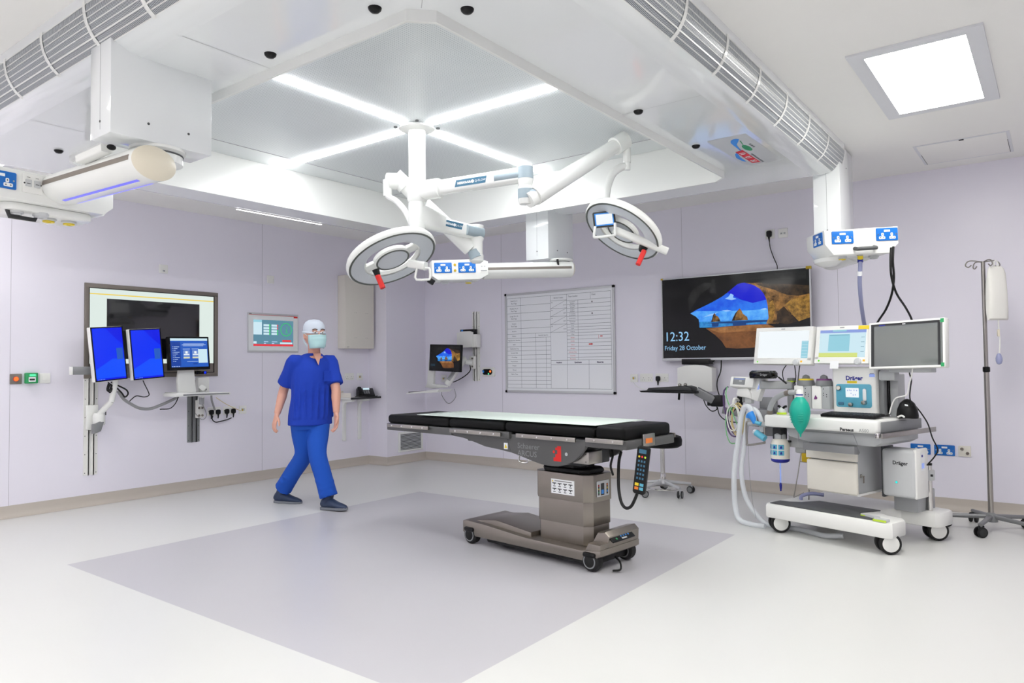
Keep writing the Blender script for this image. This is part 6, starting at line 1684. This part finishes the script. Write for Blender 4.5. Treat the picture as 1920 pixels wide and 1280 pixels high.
# ================================================================ IV POLE
IX, IY = 6.19, .42
t = thing('iv_pole', 'steel drip pole on a grey five-arm wheeled base by the right edge', 'drip stand', (IX, IY, 0))
MB().use('steel').cyl((0, 0, .09), (0, 0, 1.17), .0175).cyl((0, 0, 1.15), (0, 0, 1.93), .0135).build('pole', t, 'L')
MB().use('black_plastic').lathe([(.018, 1.13), (.023, 1.135), (.023, 1.165), (.018, 1.17)], (0, 0, 0), 'z', 20).build('height_collar', t, 'L')
m = MB().use('steel')
rg, fw = Vector([0.605,-0.796,0.0]), Vector([0.796,0.605,0.0])
for dv, L in ((-rg, .115), (rg, .11), (fw, .10), (-fw, .09)):
    m.tube([tuple(Vector((0, 0, 1.925))), tuple(dv * L * .7 + Vector((0, 0, 1.935))), tuple(dv * L + Vector((0, 0, 1.925))), tuple(dv * (L + .012) + Vector((0, 0, 1.90))), tuple(dv * (L - .008) + Vector((0, 0, 1.888))), tuple(dv * (L - .03) + Vector((0, 0, 1.903)))], .0042, 8, 5)
m.build('hook', t, 'L')
MB().use('mid_grey').lathe([(.016, .13), (.03, .12), (.045, .09), (.04, .065)], (0, 0, 0), 'z', 24).build('hub', t, 'L')
for k in range(5):
    a = math.radians(99 + 72 * k)
    m = MB().use('dull_aluminium'); bar(m, (.03 * math.cos(a), .03 * math.sin(a), .10), (.29 * math.cos(a), .29 * math.sin(a), .085), .034, .032, .4, .028, .024); m.build('base_arm', t, 'L')
    castor(t, .28 * math.cos(a), .28 * math.sin(a), a + .9, .036, 'black_rubber', 'charcoal', None, 'charcoal')
bo = Vector((IX, IY, 0)) + rg * .050 - fw * .062
t = thing('pressure_bag', 'white cloth pressure infusion bag hanging on the drip pole with a bulb', 'infusion bag', (bo.x, bo.y, 1.50), math.atan2(rg.y, rg.x))
X = Matrix()
m = MB().use('bag_cloth')
rows = [(0, .070, .006), (.012, .074, .022), (.07, .074, .030), (.16, .072, .036), (.26, .069, .032), (.33, .064, .022), (.365, .058, .012), (.385, .045, .004)]
N = 24; vs = []
for y, w_, d_ in rows:
    for j in range(N):
        a = 2 * PI * j / N
        ca, sa = math.cos(a), math.sin(a)
        vs.append((w_ * math.copysign(abs(ca) ** .6, ca) + .002 * math.sin(y * 60 + j), y, d_ * math.copysign(abs(sa) ** .8, sa)))
m.add(vs, [(i * N + j, i * N + (j + 1) % N, (i + 1) * N + (j + 1) % N, (i + 1) * N + j) for i in range(len(rows) - 1) for j in range(N)], True)
m.add(vs[:N] + vs[-N:], [tuple(range(N)), tuple(range(N, 2 * N))])
m.build('bag', t)
MB().use('white_plastic').tube([(-.012, .38, 0), (-.012, .415, 0), (.0, .425, 0), (.012, .415, 0), (.012, .38, 0)], .005, 8, 3).build('hanging_loop', t)
m = MB().use('white_cable').tube([(.006, .01, 0), (.007, -.06, 0), (.012, -.14, 0), (.010, -.19, 0), (.006, -.235, 0)], .0045, 8, 4).use('cream_plastic').box(-.004, .012, -.115, -.065, -.006, .006, .003); m.build('tube', t)
MB().use('scr_lavender').ball((.0, -.275, 0), .022, 18, .85, 1.35, .85) if False else None
MB().use('pale_blue_hose').lathe([(.004, -.315), (.014, -.31), (.021, -.29), (.021, -.27), (.014, -.245), (.006, -.235)], (.002, 0, 0), 'y', 20).build('squeeze_bulb', t)

# ================================================================ PERSON
def ring_loft(m, secs, n=20):
    """closed skin through elliptical sections (centre, half-width, half-depth, width direction, depth direction)"""
    vs = []
    for c, a, b, dx, dy in secs:
        c, dx, dy = Vector(c), Vector(dx), Vector(dy)
        for j in range(n):
            vs.append(tuple(c + dx * a * math.cos(2 * PI * j / n) + dy * b * math.sin(2 * PI * j / n)))
    k = len(secs)
    m.add(vs, [(i * n + j, i * n + (j + 1) % n, (i + 1) * n + (j + 1) % n, (i + 1) * n + j) for i in range(k - 1) for j in range(n)] + [tuple(range(n))[::-1], tuple(range((k - 1) * n, k * n))], True)
    return m
def fuse(o, vox, smooth=2):
    """turn overlapping volumes into one continuous surface"""
    r = o.modifiers.new('fuse', 'REMESH'); r.mode = 'VOXEL'; r.voxel_size = vox; r.use_smooth_shade = True
    if smooth:
        s_ = o.modifiers.new('soften', 'SMOOTH'); s_.factor = .5; s_.iterations = smooth
    return o
PX, PY = 3.965, 5.24
pr = thing('person', 'person walking, in blue scrubs, white cap and face mask', 'person', (PX, PY, 0))
rgt = Vector((.605, -.796, 0)); tow = Vector((-.796, -.605, 0))          # viewer's right, towards the viewer
face = (tow * .80 + rgt * .60).normalized()                              # where the body faces
lat = Vector((-face.y, face.x, 0))                                       # towards the person's left side (viewer's right)
if lat.dot(rgt) < 0: lat = -lat
U = Vector((0, 0, 1))
def W(r, t_, z): return Vector((PX, PY, 0)) + rgt * r + tow * t_ + U * z   # r right of centre, t_ towards viewer
hip = W(-.005, .0, .80); chest = W(.025, .03, 1.125); neck = W(.045, .05, 1.345); head = W(.055, .08, 1.488)
shL = chest + lat * .158 + U * .150; shR = chest - lat * .158 + U * .150 # person's left is at viewer's right
elL = W(.225, .02, 1.03); haL = W(.245, .085, .815)
elR = W(-.225, .02, 1.04); haR = W(-.265, .10, .81)
hpL = hip + lat * .080; hpR = hip - lat * .080
knL = W(.085, .10, .47); anL = W(.195, .14, .10)                          # leading leg, viewer's right
knR = W(-.075, -.04, .45); anR = W(-.31, -.20, .12)                       # trailing leg
body = MB().use('skin')
def limb(m, pts, rads, n=16, sub=4): return m.tube([tuple(p) for p in pts], rads, n, sub)
ring_loft(body, [(hip - U * .10, .15, .10, lat, face), (hip, .165, .11, lat, face), (hip.lerp(chest, .45), .14, .095, lat, face), (chest, .15, .10, lat, face), (chest + U * .12, .145, .085, lat, face), (neck - U * .03, .075, .065, lat, face)], 24)
limb(body, [neck - U * .05, neck, head - U * .06 - face * .012], [.060, .053, .050])
# head with brow, nose, chin and ears
X = Matrix((lat, face, U)).transposed().to_4x4() @ Matrix.Scale(1.1, 4); X.translation = head
hb = MB(X).use('skin')
hb.ball((0, -.008, .022), .098, 28, .80, .98, 1.08).ball((0, .028, -.045), .066, 24, .86, .92, 1.05).ball((0, .078, -.075), .020, 16, 1.2, .8, .8)
hb.tube([(0, .086, .022), (0, .102, .0), (0, .110, -.018)], [.009, .011, .013], 12).ball((0, .104, -.022), .0125, 14, 1.3, .8, .8)
hb.ball((.030, .082, .040), .016, 14, 1.5, .5, .5).ball((-.030, .082, .040), .016, 14, 1.5, .5, .5)
hb.ball((0, .090, -.052), .013, 14, 2.0, .6, .5)
for q in (-1, 1): hb.ball((q * .080, -.002, .002), .024, 14, .35, .7, 1.2)
off = len(body.v); body.v += hb.v; body.f += [tuple(i + off for i in f) for f in hb.f]; body.mi += [0] * len(hb.f); body.sm += hb.sm
for sh, el, ha in ((shL, elL, haL), (shR, elR, haR)):
    limb(body, [sh - U * .01, sh.lerp(el, .35), el, el.lerp(ha, .35), el.lerp(ha, .95)], [.055, .050, .040, .041, .027])
    d = (ha - el).normalized(); sgn = 1 if sh is shL else -1
    fwd = (face - d * face.dot(d)).normalized(); out = d.cross(fwd)       # fwd: thumb side; out: across the palm
    pc = ha + d * .045
    ring_loft(body, [(ha - d * .01, .026, .020, fwd, out), (ha + d * .03, .036, .016, fwd, out), (ha + d * .075, .042, .014, fwd, out), (ha + d * .095, .038, .012, fwd, out)], 14)
    inn_ = -lat * sgn
    for k, (o_, L) in enumerate(((.028, .070), (.0095, .080), (-.0095, .074), (-.027, .058))):
        b0_ = ha + d * .088 + fwd * o_
        c1_ = b0_ + d * L * .45 + inn_ * .008
        c2_ = b0_ + d * L * .80 + inn_ * .026
        c3_ = b0_ + d * L * .92 + inn_ * .042
        limb(body, [b0_ - d * .02, c1_, c2_, c3_], [.0095, .009, .008, .0068], 10, 3)
    limb(body, [ha + d * .025 + fwd * .022, ha + d * .05 + fwd * .050 + inn_ * .010, ha + d * .085 + fwd * .056 + inn_ * .022, ha + d * .108 + fwd * .050 + inn_ * .03], [.014, .0115, .0095, .0075], 10, 3)
for hp, kn, an in ((hpL, knL, anL), (hpR, knR, anR)):
    limb(body, [hp, hp.lerp(kn, .5), kn, kn.lerp(an, .35), an], [.082, .070, .052, .050, .036])
bo_ = body.build('body', pr, 'W'); fuse(bo_, .0052, 2)
# eyes
for q in (-1, 1):
    e = MB(X).use('eye_white').ball((q * .030, .086, .026), .0105, 14).use('hair').ball((q * .030, .0925, .026), .0055, 10).build('eye', pr, 'W')
    MB(X).use('hair').tube([(q * .014, .097, .046), (q * .032, .097, .052), (q * .050, .086, .046)], .004, 8, 3).build('eyebrow', pr, 'W')
# cap and mask
cp = MB(X).use('cap_cloth')
n_ = 28; prof = [(.086, .020), (.088, .050), (.085, .082), (.070, .110), (.042, .128), (.001, .134)]
cp.lathe([(r * 1.0, h) for r, h in prof], (0, -.010, 0), 'z', n_, .93, 1.12)
cp.tube([(.082 * math.cos(a), -.010 + .099 * math.sin(a), .030 - .010 * math.sin(a)) for a in [2 * PI * k / 28 for k in range(29)]], .007, 8, 1, False)
cp.tube([(0, -.112, .02), (.02, -.125, -.01), (.03, -.122, -.05)], [.008, .006, .004], 8, 3).tube([(0, -.112, .02), (-.02, -.125, -.015), (-.02, -.122, -.05)], [.008, .006, .004], 8, 3)
cp.build('surgical_cap', pr, 'W')
mk = MB(X).use('mask_cloth')
G = []
for i in range(9):
    v_ = i / 8
    for j in range(13):
        u_ = (j / 12 - .5) * 2
        ang = u_ * 1.25
        R_ = .076 - .016 * max(0, v_ - .45) / .55
        y_ = .025 + .098 * math.cos(ang) * (1.0 - .10 * abs(v_ - .35)) - (.012 if v_ > .9 else 0) + .004 * math.cos(v_ * 6 * PI) * math.cos(ang)
        G.append((R_ * math.sin(ang) * .98, y_, .010 - v_ * .105 - .004 * abs(u_)))
mk.add(G, [(i * 13 + j, i * 13 + j + 1, (i + 1) * 13 + j + 1, (i + 1) * 13 + j) for i in range(8) for j in range(12)], True)
mko = mk.build('face_mask', pr, 'W', sharp=80)
sm_ = mko.modifiers.new('thickness', 'SOLIDIFY'); sm_.thickness = .004
for q in (-1, 1): MB(X).use('mask_cloth').tube([(q * .078, .045, .0), (q * .086, .015, .018), (q * .085, -.015, .02)], .0022, 6, 3).tube([(q * .075, .040, -.085), (q * .085, .01, -.05), (q * .084, -.012, -.03)], .0022, 6, 3).build('mask_tie', pr, 'W')
# scrub top
tp = MB().use('scrub_top')
ring_loft(tp, [(hip - U * .085, .196, .142, lat, face), (hip, .192, .140, lat, face), (hip.lerp(chest, .5), .176, .126, lat, face), (chest - U * .02, .186, .130, lat, face), (chest + U * .07, .188, .122, lat, face), (chest + U * .135, .170, .104, lat, face), (chest + U * .180, .125, .084, lat, face), (chest + U * .205, .085, .072, lat, face), (neck - U * .005, .066, .062, lat, face)], 28)
for sh, el in ((shL, elL), (shR, elR)):
    limb(tp, [sh.lerp(chest, .4) + U * .01, sh - U * .0, sh.lerp(el, .45), sh.lerp(el, .86)], [.062, .064, .068, .076], 18)
for k in range(9):                        # soft folds hanging from the shoulders
    a = -1.2 + k * .3
    q0 = chest + lat * .19 * math.sin(a) + face * .128 * math.cos(a) + U * .02
    q1 = hip + lat * .20 * math.sin(a * .9 + .05) + face * .140 * math.cos(a * .9 + .05) - U * .02
    limb(tp, [q0, q0.lerp(q1, .5) + face * .004, q1], [.003, .007, .010], 8)
fuse(tp.build('scrub_top', pr, 'W'), .010, 4)
cx_ = neck + face * .072 - U * .05
MB().use('skin').add([tuple(neck + lat * .038 + face * .066 - U * .006), tuple(neck - lat * .038 + face * .066 - U * .006), tuple(chest + U * .11 + face * .136)], [(0, 1, 2)]).build('neckline', pr, 'W')
MB().use('scrub_top').add([tuple(chest + lat * .045 + face * .140 + U * .06), tuple(chest + lat * .115 + face * .128 + U * .06), tuple(chest + lat * .115 + face * .132 - U * .03), tuple(chest + lat * .045 + face * .144 - U * .03)], [(0, 1, 2, 3)]).build('chest_pocket', pr, 'W')
# trousers
tr_ = MB().use('scrub_trousers')
ring_loft(tr_, [(hip + U * .02, .165, .118, lat, face), (hip - U * .06, .172, .122, lat, face), (hip - U * .12, .160, .112, lat, face)], 24)
for hp, kn, an in ((hpL, knL, anL), (hpR, knR, anR)):
    limb(tr_, [hp - U * .02, hp.lerp(kn, .5), kn, kn.lerp(an, .5), kn.lerp(an, .86), kn.lerp(an, .97)], [.100, .092, .078, .074, .076, .080], 20)
    for k in range(3):
        p_ = kn.lerp(an, .62 + .12 * k)
        tr_.tube([tuple(p_ + face * .07 * math.cos(a) + lat * .07 * math.sin(a) + U * .012 * math.sin(3 * a + k)) for a in [2 * PI * j / 12 for j in range(13)]], .012, 8, 2, False)
fuse(tr_.build('scrub_trousers', pr, 'W'), .010, 3)
# shoes, heel to toe along the walking direction
for an, yaw, pitch in ((anL, (rgt * .85 + tow * .42).normalized(), .04), (anR, (rgt * .90 + tow * .20).normalized(), -.02)):
    sd_ = Vector((-yaw.y, yaw.x, 0))
    z0 = 0.0
    O_ = Vector((an.x, an.y, 0)) - yaw * .045
    sh_ = MB().use('shoe')
    secs = [(-.035, .024, .022, .055), (-.02, .036, .040, .060), (.02, .040, .052, .066), (.07, .040, .046, .060), (.13, .045, .030, .046), (.18, .044, .022, .038), (.215, .032, .016, .032), (.232, .014, .008, .026)]
    ring_loft(sh_, [(O_ + yaw * x_ + U * (zc - .006 + max(0, x_) * pitch), w_, h_ if h_ < zc - .008 else zc - .008, sd_, U) for x_, w_, h_, zc in secs], 18)
    limb(sh_, [O_ + yaw * .02 + U * .06, an + U * .03], [.044, .042], 16, 1)
    so = sh_.build('shoe', pr, 'W')
    sl_ = MB().use('shoe_sole')
    out_ = [(-.04, 0), (-.03, .030), (.02, .041), (.08, .041), (.14, .048), (.19, .045), (.225, .028), (.238, 0)]
    poly = [(x_, y_) for x_, y_ in out_] + [(x_, -y_) for x_, y_ in out_[-2:0:-1]]
    Xs = Matrix((yaw, sd_, U)).transposed().to_4x4(); Xs.translation = O_ + U * .001
    sl_.X = Xs @ Matrix.Rotation(-pitch, 4, 'Y')
    sl_.prism(poly, 0.0, .022, .005); sl_.build('sole', so, 'W')
